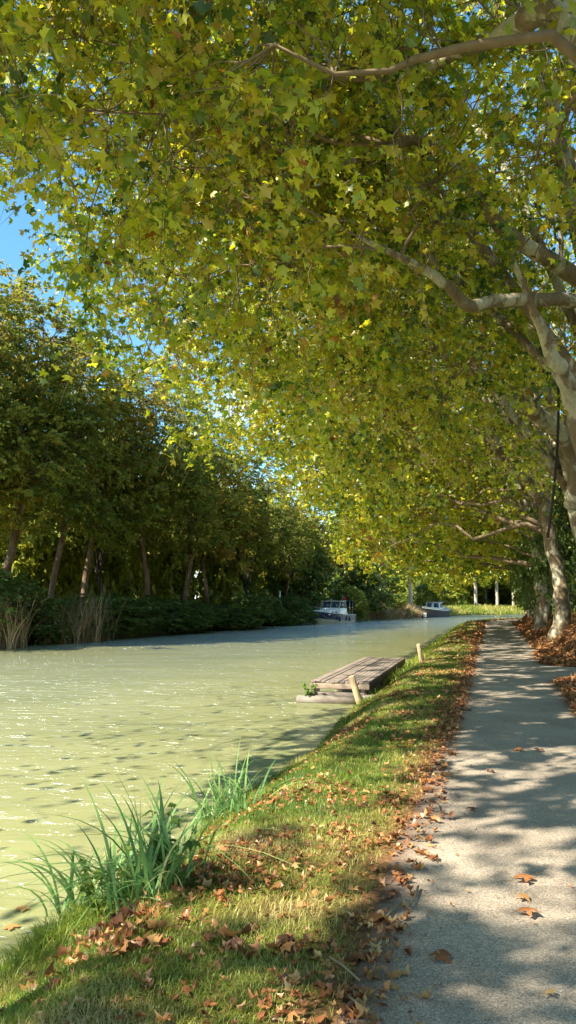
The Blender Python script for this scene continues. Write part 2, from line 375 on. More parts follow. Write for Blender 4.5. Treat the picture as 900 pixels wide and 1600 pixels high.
# ------------------------------------------------------------------ leaves
def leaf_template(lod):
    if lod == 0:      # five-lobed plane leaf
        tips = [(-2.05, .72), (-1.02, .92), (0, 1.05), (1.02, .92), (2.05, .72)]
        V = [(0, 0, 0)]
        angs = [-2.75]+[(tips[i][0]+tips[i+1][0])/2 for i in range(4)]+[2.75]
        rv = [.36, .50, .58, .58, .50, .36]
        for i in range(6): V.append((math.sin(angs[i])*rv[i], math.cos(angs[i])*rv[i], .04))
        for a, r in tips: V.append((math.sin(a)*r, math.cos(a)*r, -.16*r))
        V = np.array(V)*.62; V[:, 1] += .12
        Q = [(0, 1+i, 7+i, 2+i) for i in range(5)]
        return V, np.array(Q)[:, ::-1]
    V = np.array([(0, -.4, 0), (-.42, -.05, -.08), (-.16, .16, .02), (0, .6, -.1), (.16, .16, .02), (.42, -.05, -.08)])
    return V, np.array([(0, 3, 2, 1), (0, 5, 4, 3)]) if lod == 2 else np.array([(0, 3, 2, 1), (0, 5, 4, 3)])

def leaves(mb, pos, nrm, dirv, size, rnd, lod, curl=None, crumple=0.0):
    TV, TQ = leaf_template(lod)
    n = len(pos); nv = len(TV)
    nrm = nrm/(np.linalg.norm(nrm, axis=1)[:, None]+1e-9)
    d = dirv - (dirv*nrm).sum(1)[:, None]*nrm; d /= np.linalg.norm(d, axis=1)[:, None]+1e-9
    sd = np.cross(d, nrm)
    tz = TV[:, 2][None]*(np.ones(n) if curl is None else curl)[:, None]
    V = pos[:, None] + size[:, None, None]*(TV[None, :, 0, None]*sd[:, None] + TV[None, :, 1, None]*d[:, None] + tz[..., None]*nrm[:, None])
    if crumple > .3:
        sx = (.45+.7*rng.random(n))[:, None]; V = pos[:, None] + size[:, None, None]*((TV[None, :, 0]*sx)[..., None]*sd[:, None] + (TV[None, :, 1]*(.7+.5*rng.random(n))[:, None])[..., None]*d[:, None] + tz[..., None]*nrm[:, None])
    if crumple:
        V = V + size[:, None, None]*crumple*rng.normal(size=V.shape)*.24
        V = V + (size[:, None]*(crumple*4.2*rng.random(n))[:, None]*np.abs(TV[None, :, 0])**1.5)[..., None]*nrm[:, None]
    Q = (TQ[None]+(np.arange(n)*nv)[:, None, None]).reshape(-1, 4)
    mb.add(V.reshape(-1, 3), Q, None, np.repeat(rnd, nv))

def unit(n):
    v = rng.normal(size=(n, 3)); return v/np.linalg.norm(v, axis=1)[:, None]

def bez(a, b, c, n=8):
    t = np.linspace(0, 1, n)[:, None]; return (1-t)**2*a+2*t*(1-t)*b+t*t*c

def sun_prune(p, keep=.06):
    """openings in the crown that let sun through to the bank and path"""
    h = np.maximum(p[:, 2], 0)/math.tan(SUN_EL)
    gx = p[:, 0]-SUN_TO[0]*h; gy = p[:, 1]-SUN_TO[1]*h
    s, t = st(gx, gy)
    # holes stretched along the sun direction
    a = gx*(-SUN_TO[0])+gy*(-SUN_TO[1]); b = gx*SUN_TO[1]-gy*SUN_TO[0]
    sc = 1.0+.5*smooth((s-15)/30)
    n = .45*fbm(a*.8/sc, b*1.6/sc, 3)+.55*fbm(a*1.9+9, b*3.6+3, 2)
    big = vnoise(a*.12+4, b*.33+9)
    k = n+.22*(big-.5)
    r_ = rng.random(len(p))
    hole = (k > .575-.068*smooth((s-9)/8)) & (t > -3.6) & (t < 3.2) & (s > -2) & (s < 75) & (r_ > keep)
    wat_ = (t <= -3.6) & (r_ > .03)
    slope = (t >= 3.2) & (t < 6) & (k > .50) & (r_ > .15)
    deep = (t >= 6) & (k > .43) & (r_ > .20)
    return ~(hole | slope | wat_ | deep)

LOWU = [-400, 0, 30, 60, 100, 140, 200, 260, 300, 350, 400, 470, 495, 560, 900]
LOWV = [200, 300, 345, 420, 480, 575, 610, 650, 730, 690, 740, 775, 880, 930, 935]

def crown_tree(name, base, limbs, cen, rad, nclump, zlow, lod, leafsize, mat, label, group, cat='tree', nsub=70,
               twigs=5, lpt=11, prune=False, mask=False, bark='bark', rnd_mean=.58, rnd_sd=.33, keepout=None, spread=.8,
               zlow_in=None, gap=.33, trunk_seg=10, tiprad=.03, drop=.35, dens_pow=.6):
    """limbs: polylines (world) with radii; foliage clumps fill an uneven ellipsoid and hang from branches"""
    base = np.asarray(base, float)
    root = empty(name, base, label, cat, group)
    tb = MB(); nodes = []
    for pts, rads in limbs:
        pts = np.asarray(pts, float)
        # resample smoothly
        n = len(pts); tt = np.linspace(0, n-1, (n-1)*4+1)
        i = np.clip(tt.astype(int), 0, n-2); f = (tt-i)[:, None]
        p0 = pts[np.clip(i-1, 0, n-1)]; p1 = pts[i]; p2 = pts[i+1]; p3 = pts[np.clip(i+2, 0, n-1)]
        q = .5*((2*p1)+(-p0+p2)*f+(2*p0-5*p1+4*p2-p3)*f*f+(-p0+3*p1-3*p2+p3)*f**3)
        r = np.interp(tt, np.arange(n), rads)
        q[1:-1] += rng.normal(size=(len(q)-2, 3))*r[1:-1, None]*.12
        tb.tube(q, r, trunk_seg, True, .5, .06)
        ok = q[:, 2] > base[2]+2.2 if nclump > 100 else q[:, 2] > base[2]+.3
        nodes += [(*a, b) for a, b in zip(q[ok], r[ok])]
    nodes = np.array(nodes)
    tb.build('trunk', M[bark], root, True, base)
    # clump centres
    cs_ = []
    tries = 0
    while sum(len(c) for c in cs_) < nclump and tries < 60:
        tries += 1
        u = unit(nclump); rr = rng.random(nclump)**dens_pow
        q = u*rr[:, None]
        # uneven outline
        lob = .78+.42*fbm(u[:, 0]*2.1+base[0], u[:, 1]*2.1+u[:, 2]*2.7+base[1], 2)
        q = q*lob[:, None]*np.asarray(rad)
        w = np.asarray(cen)+np.stack([DX*q[:, 0]+DY*q[:, 1], DY*q[:, 0]-DX*q[:, 1], q[:, 2]], 1)
        zl = zlow + .9*(vnoise(w[:, 0]*.4, w[:, 1]*.4)-.5)*2
        if zlow_in is not None:
            s_, t_ = st(w[:, 0], w[:, 1]); zl = zl + (zlow_in-zlow)*smooth((t_+3.5)/3.5)
        ok = w[:, 2] > zl
        ok &= fbm(w[:, 0]*.35+w[:, 2]*.3, w[:, 1]*.35+7, 2) > gap
        if mask:
            pu, pv, dd = proj(w)
            lowv = np.interp(pu, LOWU, LOWV)+40*(vnoise(pu/45, pv/45)-.5)*2
            ok &= (pv+600/np.maximum(dd, 2) < lowv) | (dd < 1) | (pu < -160)
        if keepout is not None: ok &= np.linalg.norm(w-np.array([0, 0, EYE]), axis=1) > keepout
        cs_.append(w[ok])
    w = np.vstack(cs_)[:nclump]; n = len(w)
    br = MB()
    # branches: sub-centres fed from limbs, clumps fed from branches
    ns = min(nsub, n); sub = w[rng.choice(n, ns, False)]
    bnodes = [nodes[:, :3]]; brs = [nodes[:, 3]]
    for c in sub:
        dd = np.linalg.norm(nodes[:, :3]-c, axis=1)+np.maximum(0, nodes[:, 2]-c[2])*.5
        j = int(rng.choice(np.argsort(dd)[:6])); a = nodes[j, :3]; d = np.linalg.norm(c-a)
        mid = (a+c)/2+np.array([0, 0, .22*d])+rng.normal(size=3)*.1*d
        q = bez(a, mid, c, 9); q[1:-1] += rng.normal(size=(7, 3))*.03*d
        r0 = min(nodes[j, 3]*.6, .014*d+.012)
        br.tube(q, np.linspace(r0, .009, 9), 5 if lod == 0 else 4, False)
        bnodes.append(q[2:]); brs.append(np.linspace(r0, .009, 9)[2:])
    bn = np.vstack(bnodes); brr = np.concatenate(brs)
    for c in w:
        dd = ((bn-c)**2).sum(1); j = int(rng.choice(np.argpartition(dd, 4)[:4])); a = bn[j]; d = math.sqrt(dd[j])
        if d < .05 or d > 2.3: continue
        q = bez(a, (a+c)/2+np.array([0, 0, .12*d])+rng.normal(size=3)*.08*d, c, 5)
        if lod == 0: q[1:-1] += rng.normal(size=(3, 3))*.035*d
        br.tube(q, np.linspace(min(brr[j], .012), .005, 5), 3, False)
    # twigs and leaves
    tw = np.repeat(w, twigs, 0); m = len(tw)
    out = tw-np.asarray(cen); out[:, 2] *= .3; out /= np.linalg.norm(out, axis=1)[:, None]+1e-6
    d = unit(m); d[:, 2] *= .55; d = d+out*.45; d /= np.linalg.norm(d, axis=1)[:, None]
    Lg = spread*(.55+.6*rng.random(m))
    g = drop*(.4+rng.random(m))*Lg
    def tp(tau): return tw + d*(Lg*tau)[:, None] - np.stack([0*g, 0*g, g*tau*tau], 1)
    if lod == 0:
        A = [tp(np.full(m, x)) for x in (0, .35, .7, 1)]
        th = np.arange(3)*2.094
        off = np.stack([np.cos(th), np.sin(th), 0*th], 1)
        V = np.stack([a[:, None]+off[None]*r for a, r in zip(A, (.006, .005, .004, .002))], 1)   # m,4,3,3
        i = (np.arange(m)*12)[:, None, None]+(np.arange(3)*3)[None, :, None]; j = np.arange(3)[None, None]
        Q = np.stack([i+j, i+(j+1) % 3, i+3+(j+1) % 3, i+3+j], -1).reshape(-1, 4)
        pr = sun_prune(tw) if prune else np.ones(m, bool)
        Qm = np.repeat(pr, 9)
        br.add(V.reshape(-1, 3), Q[Qm])
    if lod == 0:
        for _ in range(110):
            a = bn[rng.integers(len(bn))]; dv = unit(1)[0]*np.array([.5, .5, 0]); ln = .7+1.3*rng.random()
            q = bez(a, a+dv+np.array([0, 0, -.15*ln]), a+dv*1.3-np.array([0, 0, ln]), 9); q[1:] += rng.normal(size=(8, 3))*.035
            if np.linalg.norm(q[-1]-np.array([0, 0, EYE])) > 5 and q[-1][2] > zlow: br.tube(q, np.linspace(.011, .004, 9), 4, False)
    br.build('branches', M['twig'], root, True, base)
    lb = MB(); crnd = np.repeat(np.clip(rng.normal(0, .17, n), -.4, .3), twigs)
    P_, Nn, Dd, Rr = [], [], [], []
    for q in range(lpt):
        tau = (q+.7+.5*rng.random(m))/(lpt+.2)
        side = unit(m); side[:, 2] *= .4
        p = tp(tau)+side*.07*(leafsize/.17)
        nn = np.array([0, 0, .9])+unit(m)*1.0+out*.35
        P_.append(p); Nn.append(nn); Dd.append(side+d*.5-np.array([0, 0, .7])); Rr.append(rnd_mean+rnd_sd*rng.normal(size=m)*.6+crnd)
    P_ = np.vstack(P_); Nn = np.vstack(Nn); Dd = np.vstack(Dd); Rr = np.concatenate(Rr)
    hot = rng.random(len(Rr)) < .018; Rr[hot] = .86+.14*rng.random(hot.sum())
    Rr[~hot] = np.clip(Rr[~hot], 0, .84)
    ok = np.ones(len(P_), bool)
    if prune: ok &= sun_prune(P_)
    if keepout is not None: ok &= np.linalg.norm(P_-np.array([0, 0, EYE]), axis=1) > keepout-.4
    ok &= P_[:, 2] > base[2]+.05
    sz = leafsize*(.5+.8*rng.random(len(P_)))
    leaves(lb, P_[ok], Nn[ok], Dd[ok], sz[ok], np.clip(Rr[ok], 0, 1), lod, .3+2.4*rng.random(ok.sum()), .16 if lod == 0 else 0)
    lb.build('crown', mat, root, False, base)
    return root

def auto_limbs(base, fork_h, cen, rad, nl, r0, lean=(0, 0), up=.55):
    base = np.asarray(base, float); f = base+np.array([lean[0], lean[1], fork_h])
    mid = base+np.array([lean[0]*.3, lean[1]*.3, fork_h*.5])
    limbs = [([base+np.array([0, 0, -.3]), base+np.array([lean[0]*.05, lean[1]*.05, .35]), mid, f], [r0*1.45, r0*1.08, r0, r0*.9])]
    for i in range(nl):
        a = 2*math.pi*(i+.5*rng.random())/nl; e = .15+1.0*rng.random()
        v = np.array([math.cos(a)*math.cos(e)*rad[0], math.sin(a)*math.cos(e)*rad[1], math.sin(e)*rad[2]])*.72
        tgt = np.asarray(cen)+np.array([DX*v[0]+DY*v[1], DY*v[0]-DX*v[1], v[2]])
        m1 = f+(tgt-f)*.35+np.array([0, 0, 1.0+rng.random()])+rng.normal(size=3)*.35
        m2 = f+(tgt-f)*.7+np.array([0, 0, .9])+rng.normal(size=3)*.4
        rr = r0*(.26+.22*rng.random())
        limbs.append(([f-np.array([0, 0, .25]), m1, m2, tgt], [rr, rr*.75, rr*.45, .025]))
    return limbs

G1 = 'plane trees lining the towpath'
Tn = 2.75
# --- near row, each crown its own
def near_tree(s, label, ncl, extra=None, lod=0, fork=4.6, rad=(6.3, 10.0, 7.6), tc=-3.8, zc=10.2, zlow=4.2, zin=5.4, r0=.25, nl=7, trunk=None, **kw):
    b = WC(s, Tn); b[2] = Hs(b[0], b[1])-.05
    cen = WC(s, tc); cen[2] = zc
    dirc = WC(s, Tn-.6)-WC(s, Tn)
    limbs = auto_limbs(b, fork, cen, rad, nl, r0, (dirc[0], dirc[1]))
    if trunk is not None: limbs = limbs[1:]; limbs.insert(0, trunk)
    if extra: limbs += extra
    return crown_tree('plane_tree', b, limbs, cen, rad, ncl, zlow, lod, kw.pop('leafsize', .132), M['plane_leaf'], label, G1, mask=True,
                      prune=True, zlow_in=zin, keepout=7.0, **kw)

near_tree(-5, 'plane tree growing behind the viewer beside the towpath, its leaves over the top edge', 2000, zlow=5.0, zin=6.5, tc=-5.2)
near_tree(4.5, 'nearest towpath plane tree, its thick pale limb crossing the top right corner', 2500, zlow=5.0, zin=5.6, tc=-4.4, extra=[
    ([W(4.4, 2.2, 4.5), P(990, 150, 5.6), P(905, 62, 6.0), P(862, 18, 6.3), P(790, 50, 6.9), P(700, 90, 7.6), P(600, 130, 8.4)], [.2, .17, .15, .13, .10, .06, .03])])
t13 = near_tree(13, 'plane tree just off the right edge sending a mottled level limb in over the path', 2300, nl=5, fork=4.4, extra=[
    ([W(13, 2.1, 3.9), P(925, 720, 11.8), P(898, 640, 11.5), P(884, 592, 11.2), P(866, 560, 10.9), P(835, 490, 10.4), P(800, 400, 10.)], [.19, .17, .15, .14, .11, .06, .03]),
    ([W(13, 2.1, 6.0), P(960, 476, 11.4), P(890, 470, 10.8), P(815, 466, 10.3), P(737, 477, 9.9), P(700, 446, 9.6), P(650, 414, 9.3), P(560, 370, 8.8)], [.16, .12, .1, .09, .085, .07, .055, .025]),
    ([W(13, 2.1, 6.4), P(880, 420, 11.4), P(800, 370, 11.0), P(742, 305, 10.6), P(662, 222, 10.2), P(600, 235, 9.9), P(530, 262, 9.5)], [.17, .14, .11, .09, .08, .055, .03]),
    ([W(13, 2.1, 6.2), P(915, 400, 11.8), P(888, 300, 11.4), P(872, 220, 11.), P(840, 120, 10.6)], [.18, .14, .11, .09, .04])])
near_tree(21.3, 'plane tree at right with a broad limb rising left across the canopy', 2000, zlow=3.7, zin=4.8, extra=[
    ([W(21.3, 2.2, 4.1), P(898, 712, 19.4), P(868, 672, 18.8), P(830, 637, 18), P(790, 610, 17), P(742, 582, 16), P(690, 555, 15)], [.27, .24, .21, .19, .15, .1, .04])])
near_tree(29.5, 'plane tree with a crooked trunk standing on the leafy bank, forking into a left limb', 1600, zlow=3.4, zin=4.2, lod=0, leafsize=.2, lpt=8,
    trunk=([W(29.5, 2.3, .2), P(880, 950, 27.9), P(872, 895, 28), P(861, 850, 28), P(850, 795, 28), P(848, 770, 28)], [.36, .28, .25, .24, .23, .22]), extra=[
    ([P(849, 782, 28), P(820, 748, 27.6), P(785, 716, 27), P(766, 672, 26.5), P(754, 648, 26.2), P(735, 600, 25.5)], [.25, .23, .2, .17, .13, .05]),
    ([P(849, 785, 28), P(851, 745, 28), P(845, 705, 28), P(842, 650, 28)], [.22, .19, .17, .1])])
near_tree(37.5, 'plane tree with reddish trunk leaning over the path behind the crooked one', 1400, zlow=3.0, zin=3.6, lod=1, leafsize=.27, lpt=7,
    trunk=([W(37.5, 2.3, .3), P(846, 930, 35.7), P(840, 870, 35.5), P(826, 815, 35.2), P(816, 778, 35)], [.36, .29, .26, .25, .23]), extra=[
    ([P(828, 822, 35.2), P(800, 800, 34.5), P(778, 792, 34.2), P(755, 780, 34), P(735, 760, 33.6)], [.14, .10, .08, .05, .03])])
t46 = near_tree(46, 'plane tree whose yellow crown reaches far out over the canal, fifth trunk along the path', 1000, zlow=2.0, zin=3.0, lod=1, leafsize=.3, lpt=7, tc=-3.6, rad=(6.3, 9.2, 7.6), rnd_mean=.55)
t54 = near_tree(54, 'plane tree near the bend with low yellow boughs above the water', 1000, zlow=1.5, zin=2.4, lod=1, leafsize=.32, lpt=7, tc=-3.6, rad=(6.3, 9.2, 7.4), rnd_mean=.58)
t62 = near_tree(62, 'plane tree where the towpath starts to bend right, bright yellow leaves', 1000, zlow=1.0, zin=1.4, lod=1, leafsize=.34, lpt=7, tc=-3.0, rnd_mean=.60)
t71 = near_tree(71, 'plane tree past the bend, its low crown closing the end of the path', 900, zlow=.8, zin=1.0, lod=1, leafsize=.36, lpt=7, tc=-2.5, rnd_mean=.58)
t81 = near_tree(81, 'last plane tree of the towpath row, mostly hidden around the bend', 900, zlow=2.0, zin=2.0, lod=1, leafsize=.36, lpt=7, tc=-1.5, rnd_mean=.55)

# hanging vine by the right-hand limbs
vb = MB(); vp = np.array([P(872, 600, 17.5), P(868, 640, 17.5), P(866, 700, 17.6), P(861, 770, 17.7), P(856, 840, 17.8)])
vb.tube(bez(vp[0], vp[2]+np.array([.15, 0, 0]), vp[4], 14), .03, 6); vb.tube([P(820, 612, 17.2), P(850, 606, 17.3), P(872, 600, 17.5), P(900, 588, 17.7)], .014, 5)
o = vb.build('hanging_vine', M['vine'], None, True); tag(o, 'thin dark vine hanging straight down from the limbs at right', 'vine')

# ------------------------------------------------------------------ far bank trees
def far_x(Y): return -13.5+(Y-36.5)*.42
G2 = 'tall dark trees on the far bank'
far_specs = [  # u, top height, label
    (-270, 18, 'dark tree on the far bank beyond the left edge, furthest outside the picture'),
    (-150, 19, 'dark tree on the far bank just beyond the left edge, shading the water'),
    (-50, 19, 'dark tree on the far bank cut by the left edge of the picture'),
    (14, 19.5, 'tallest dark tree at far left with a pale patch on its trunk'),
    (75, 19, 'tree with slim trunk right of the tallest one on the far bank'),
    (128, 18, 'tree with peeling pinkish trunk on the far bank, behind the dry reeds'),
    (166, 17.5, 'tree with a black ivy-dark forked trunk on the far bank'),
    (212, 18, 'tree right of the black forked trunk on the far bank'),
    (275, 17.5, 'bronze-tinted tree in the middle of the far bank row'),
    (340, 17, 'rusty brown crowned tree in the right half of the far bank row'),
    (398, 15, 'dark green tree three from the right end of the far bank row'),
    (440, 13.5, 'dark green tree second from the right end of the far bank row'),
    (474, 12.5, 'lower dark green tree at the right end of the row, above the cruiser'),
]
protos = []
for i in range(3):
    b = np.array([0, 0, 0.]); cen = np.array([0, 0, 10.8]); rad = (4.9, 4.9, 8.0)
    limbs = auto_limbs(b, [5.0, 3.0, 6.0][i], cen, rad, 7, .19, (.7*(i-1), .5))
    r = crown_tree('broadleaf_tree', b, limbs, cen, rad, 540, 5.0, 1, .235, M['far_leaf'], 'x', G2, nsub=50, lpt=10, gap=.43, bark=['bark_dark', 'vine', 'bark_dark'][i], twigs=5, spread=.95, dens_pow=.5)
    protos.append(r)
used = set()
for i, (u, top, lab) in enumerate(far_specs):
    Yt = 32.8/(.42-(u-450)/1200); x = -17.5+(Yt-36.5)*.42
    if u > 420: x += 1.0
    loc = (x, Yt, Hs(x, Yt)-.05); pi = (1 if u == 166 else (0, 2)[i % 2]) if u < 300 else i % 3
    sc = top/18.2; rz = rng.random()*6.28
    wd_ = .85+.3*rng.random(); s3 = (sc*wd_, sc*wd_, sc); Yt += rng.normal()*.9; loc = (x+rng.normal()*.5, Yt, Hs(x, Yt)-.08)
    if pi not in used:
        r = protos[pi]; r.location = loc; r.rotation_euler = (0, 0, rz); r['label'] = lab; r.scale = s3; used.add(pi)
    else: dup(protos[pi], loc, rz, lab, G2, s3)

# ------------------------------------------------------------------ bushes
def bush(name, mat, rad, ncl, lod, ls, lpt=6, spread=.5, rm=.45, bark='bark_dark', zlow=.05):
    b = np.zeros(3); cen = np.array([0, 0, rad[2]*.62])
    limbs = []
    for i in range(6):
        a = i*1.047+rng.random()*.6; v = np.array([math.cos(a)*rad[0]*.6, math.sin(a)*rad[1]*.6, rad[2]*(.7+.4*rng.random())])
        limbs.append(([np.array([math.cos(a)*.1, math.sin(a)*.1, -.1]), v*np.array([.35, .35, .45]), v], [.045, .03, .012]))
    return crown_tree(name, b, limbs, cen, rad, ncl, zlow, lod, ls, mat, 'x', None, 'bush', nsub=20, lpt=lpt, spread=spread, bark=bark, rnd_mean=rm, trunk_seg=5, drop=.5, dens_pow=.45)
def place(proto, first, loc, rz, lab, group, sc):
    if first:
        proto.location = tuple(loc); proto.rotation_euler = (0, 0, rz); proto['label'] = lab; proto.scale = sc
        if group: proto['group'] = group
    else: dup(proto, loc, rz, lab, group, sc)

bA = bush('bush', M['green_leaf'], (2.6, 2.6, 3.0), 420, 1, .17, lpt=9)
G3 = 'dense green bushes along the far waterline'
us = [-60, 5, 55, 88, 150, 190, 230, 268, 305, 340, 372, 400, 428, 448]
ordn = ['first', 'second', 'third', 'fourth', 'fifth', 'sixth', 'seventh', 'eighth', 'ninth', 'tenth', 'eleventh', 'twelfth', 'thirteenth', 'fourteenth', 'fifteenth']
for i, u in enumerate(us):
    Yt = 29.6/(.42-(u-450)/1200); x = -14.3+(Yt-36.5)*.42
    s_ = 1.0+.25*rng.random()
    place(bA, i == 0, (x-.2, Yt, Hs(x-.2, Yt)-.25), rng.random()*6, 'dark green waterside bush, %s from the left along the far bank' % ordn[i], G3, (s_, s_, s_*(.30+.36*rng.random())))
# sunlit bushes glimpsed behind the far row
bB = bush('bush', M['lime_leaf'], (4.2, 4.2, 4.2), 360, 1, .36, spread=.8, rm=.5)
G4 = 'sunlit yellow-green bushes behind the far row'
k_ = 0
for i, (u, dy, sc) in enumerate([(-20, 9, 1.0), (60, 10, 1.1), (115, 12, 1.2), (185, 11, 1.2), (235, 13, 1.1), (290, 12, 1.3), (330, 14, 1.2), (385, 14, 1.2), (430, 16, 1.3)]):
    Yt = 32.8/(.42-(u-450)/1200)+dy; x = (u-450)/1200*Yt
    place(bB, i == 0, (x, Yt, Hs(x, Yt)-.2), rng.random()*6, 'yellow-green bush in sun behind the far trees, %s from the left' % ordn[i], G4, (sc, sc, sc*(1.35+.5*rng.random())))

# around the cruiser and far bend
bC = bush('bush', M['green_leaf'], (3.6, 3.0, 3.9), 420, 1, .26, spread=.6)
p = WC(76.5, -21.5); place(bC, True, (p[0], p[1], .1), 1, 'big dark green bush on the bank just right of the cruiser', None, (1.15, 1.15, 1.05))
dup(bC, (*WC(80, -31)[:2], .1), 2.5, 'dark bush behind the dry grass slope, right of the big bush', None, (.9, .9, .8))
dup(bC, (*WC(71, -23)[:2], .1), 4.5, 'tall dark bush rising behind the cruiser', None, (1.1, 1.1, 1.35))
bD = bush('willow_bush', M['lime_leaf'], (1.8, 1.8, 2.3), 160, 1, .2, rm=.2)
p = WC(72.3, -17.9); place(bD, True, (p[0], p[1], -.45), 0, 'light green waterside bush touching the stern of the cruiser', None, (.95, .95, 1))
p = WC(80.6, -22.6); dup(bD, (p[0], p[1], -.3), 2, 'light green bush at the water edge left of the barge', None, (.9, .9, .8))
p = WC(87.5, -33); dup(bD, (p[0], p[1], -.3), 3, 'light green bush behind the barge roof', None, (1.9, 1.9, 1.4))

# far pale-trunked trees beyond the bend
G5 = 'pale trunked trees beyond the bend'
def pale_tree(u, Yt, lean, topz, label, grp, r0=.24, n=420):
    x = (u-450)/1200*Yt; b = np.array([x, Yt, Hs(x, Yt)-.05]); cen = b+np.array([lean, 0, topz*.62]); rad = (4.6, 4.6, topz*.40)
    f = b+np.array([lean, 0, topz*.45])
    limbs = auto_limbs(b, topz*.4, cen, rad, 5, r0, (lean, 0))
    return crown_tree('plane_tree', b, limbs, cen, rad, n, topz*.26, 1, .42, M['plane_leaf'], label, grp, nsub=30, lpt=6, spread=1.1, bark='bark_pale', rnd_mean=.6, dens_pow=.5)
pale_tree(606, 98, -2.6, 17, 'pale bare-trunked tree leaning left above the dry grass bank', None, .28)
ptA = pale_tree(641, 101, -.3, 17, 'straight pale trunk rising left of the barge', None, .26)
pl = [(688, 140), (722, 150), (742, 128), (757, 158), (775, 140), (800, 150), (822, 138), (670, 150)]
pn = ['tree with pale trunk on the far shore behind the barge', 'second pale trunk right of the barge on the far shore', 'third pale trunk right of the barge on the far shore',
      'pale trunk on the far shore straight above the end of the water', 'brightest pale trunk on the far shore left of the path bend', 'pale trunked tree on the far shore above the path bend',
      'pale trunked tree on the far shore hidden behind the towpath thicket', 'pale trunked tree on the far shore left behind the barge']
for (u, Yt), lb_ in zip(pl, pn):
    x = (u-450)/1200*Yt; dup(ptA, (x, Yt, Hs(x, Yt)-.05), rng.random()*6, lb_, G5, (1, 1, .95+.2*rng.random()))
# backdrop trees further away
G6 = 'distant trees closing the view'
bgp = [(490, 118), (530, 120), (555, 130), (590, 128), (625, 135), (660, 165), (700, 190), (745, 195), (790, 200), (840, 190), (450, 112), (410, 105), (890, 185), (950, 170)]
for i, (u, Yt) in enumerate(bgp):
    x = (u-450)/1200*Yt; side = 'right' if u > 640 else 'left'
    lab = 'distant leafy tree behind the canal bend, number %d counting from the left edge' % (sorted(q[0] for q in bgp).index(u)+1)
    dup(protos[i % 3], (x, Yt, -.1), rng.random()*6, lab, G6, (1.3, 1.3, .5 if u < 480 else .8))

G66 = 'low distant bushes under the far trees'
for i, (u, Yt, q) in enumerate([(495, 108, 1), (560, 112, 1.0), (610, 118, 1.1), (660, 125, 1.1), (700, 160, 1.3), (725, 165, 1.3), (750, 170, 1.4), (775, 168, 1.4), (800, 165, 1.4), (830, 160, 1.4), (860, 150, 1.4), (640, 130, 1.1), (680, 150, 1.2), (585, 125, 1.1)]):
    x = (u-450)/1200*Yt; dup(bB, (x, Yt, Hs(x, Yt)-.3), rng.random()*6, 'low distant bush beyond the bend, %s from the left' % ordn[sorted([495, 560, 610, 660, 700, 725, 750, 775, 800, 830, 860, 640, 680, 585]).index(u)], G66, (q*1.5, q*1.5, q*.9))
# right-hand thicket under the towpath trees
G7 = 'ivy-dark shrubs crowding the towpath trunks'
spots = [(24.5, 4.6, 1.0, 1.15), (28.6, 4.6, .8, 1.0), (33.3, 3.2, .75, 1.3), (35, 4.2, .9, 1.4), (41, 2.9, .7, 1.35), (43.5, 2.8, .65, 1.4), (48.5, 2.8, .7, 1.3), (51.5, 2.8, .7, 1.3), (57, 2.9, .75, 1.3), (64, 3.4, 1., 1.2), (22, 6.0, 1.2, 1.4), (27, 7., 1.3, 1.7), (70, 4.2, 1.1, 1.3)]
bE = bush('shrub', M['green_leaf'], (2.1, 2.1, 2.9), 330, 1, .17, rm=.55)
for i, (s, t, a, b_) in enumerate(spots):
    p = WC(s, t); place(bE, i == 0, (p[0], p[1], Hs(p[0], p[1])-.15), rng.random()*6,
        'dark green shrub among the towpath trunks, %s nearest to the viewer' % ordn[i], G7, (a, a, b_))
G8 = 'woodland trees to the right of the towpath'
for i, (s, t) in enumerate([(20, 11), (27, 12), (33, 9.5), (41, 9), (49, 9), (57, 10), (12, 13), (64, 13)]):
    p = W(s, t); dup(protos[i % 3], (p[0], p[1], Hs(p[0], p[1])-.1), rng.random()*6,
        'dark woodland tree on the right behind the towpath row, %s of its line' % ordn[i], G8, (.95, .95, 1.0))

# ------------------------------------------------------------------ reeds and blades
def blades(mb, base, L_, wd, d, droop, rnd, nseg=6):
    """arching strap leaves; base (n,3), d outward unit (n,2)"""
    n = len(base)
    if n == 0: return
    t = np.linspace(0, 1, nseg+1)
    out = L_[:, None]*(droop[:, None]*t**2*.85+.12*t); up = L_[:, None]*(t-.55*np.clip(droop, 0, 2)[:, None]*t**2.6)
    c = base[:, None]+np.stack([d[:, 0:1]*out, d[:, 1:2]*out, up], -1)
    sd = np.stack([-d[:, 1], d[:, 0], 0*d[:, 0]], -1)
    tw = rng.normal(size=n)*.5; sd = sd*np.cos(tw)[:, None]+np.stack([d[:, 0], d[:, 1], 0*tw], -1)*np.sin(tw)[:, None]
    w = wd[:, None]*np.minimum(1, 1.25*(1-t**1.8)+.02)[None]*(.7+.3*np.minimum(1, t*4))[None]
    Lf = c-sd[:, None]*w[..., None]/2; Rt = c+sd[:, None]*w[..., None]/2
    V = np.stack([Lf, Rt], 2).reshape(n, -1, 3)
    i = (np.arange(n)*(nseg+1)*2)[:, None]+(np.arange(nseg)*2)[None]
    Q = np.stack([i, i+1, i+3, i+2], -1).reshape(-1, 4)
    mb.add(V.reshape(-1, 3), Q, None, np.repeat(rnd, (nseg+1)*2))
def ang(n, a0=0, a1=2*math.pi):
    a = a0+(a1-a0)*rng.random(n); return np.stack([np.cos(a), np.sin(a)], 1)

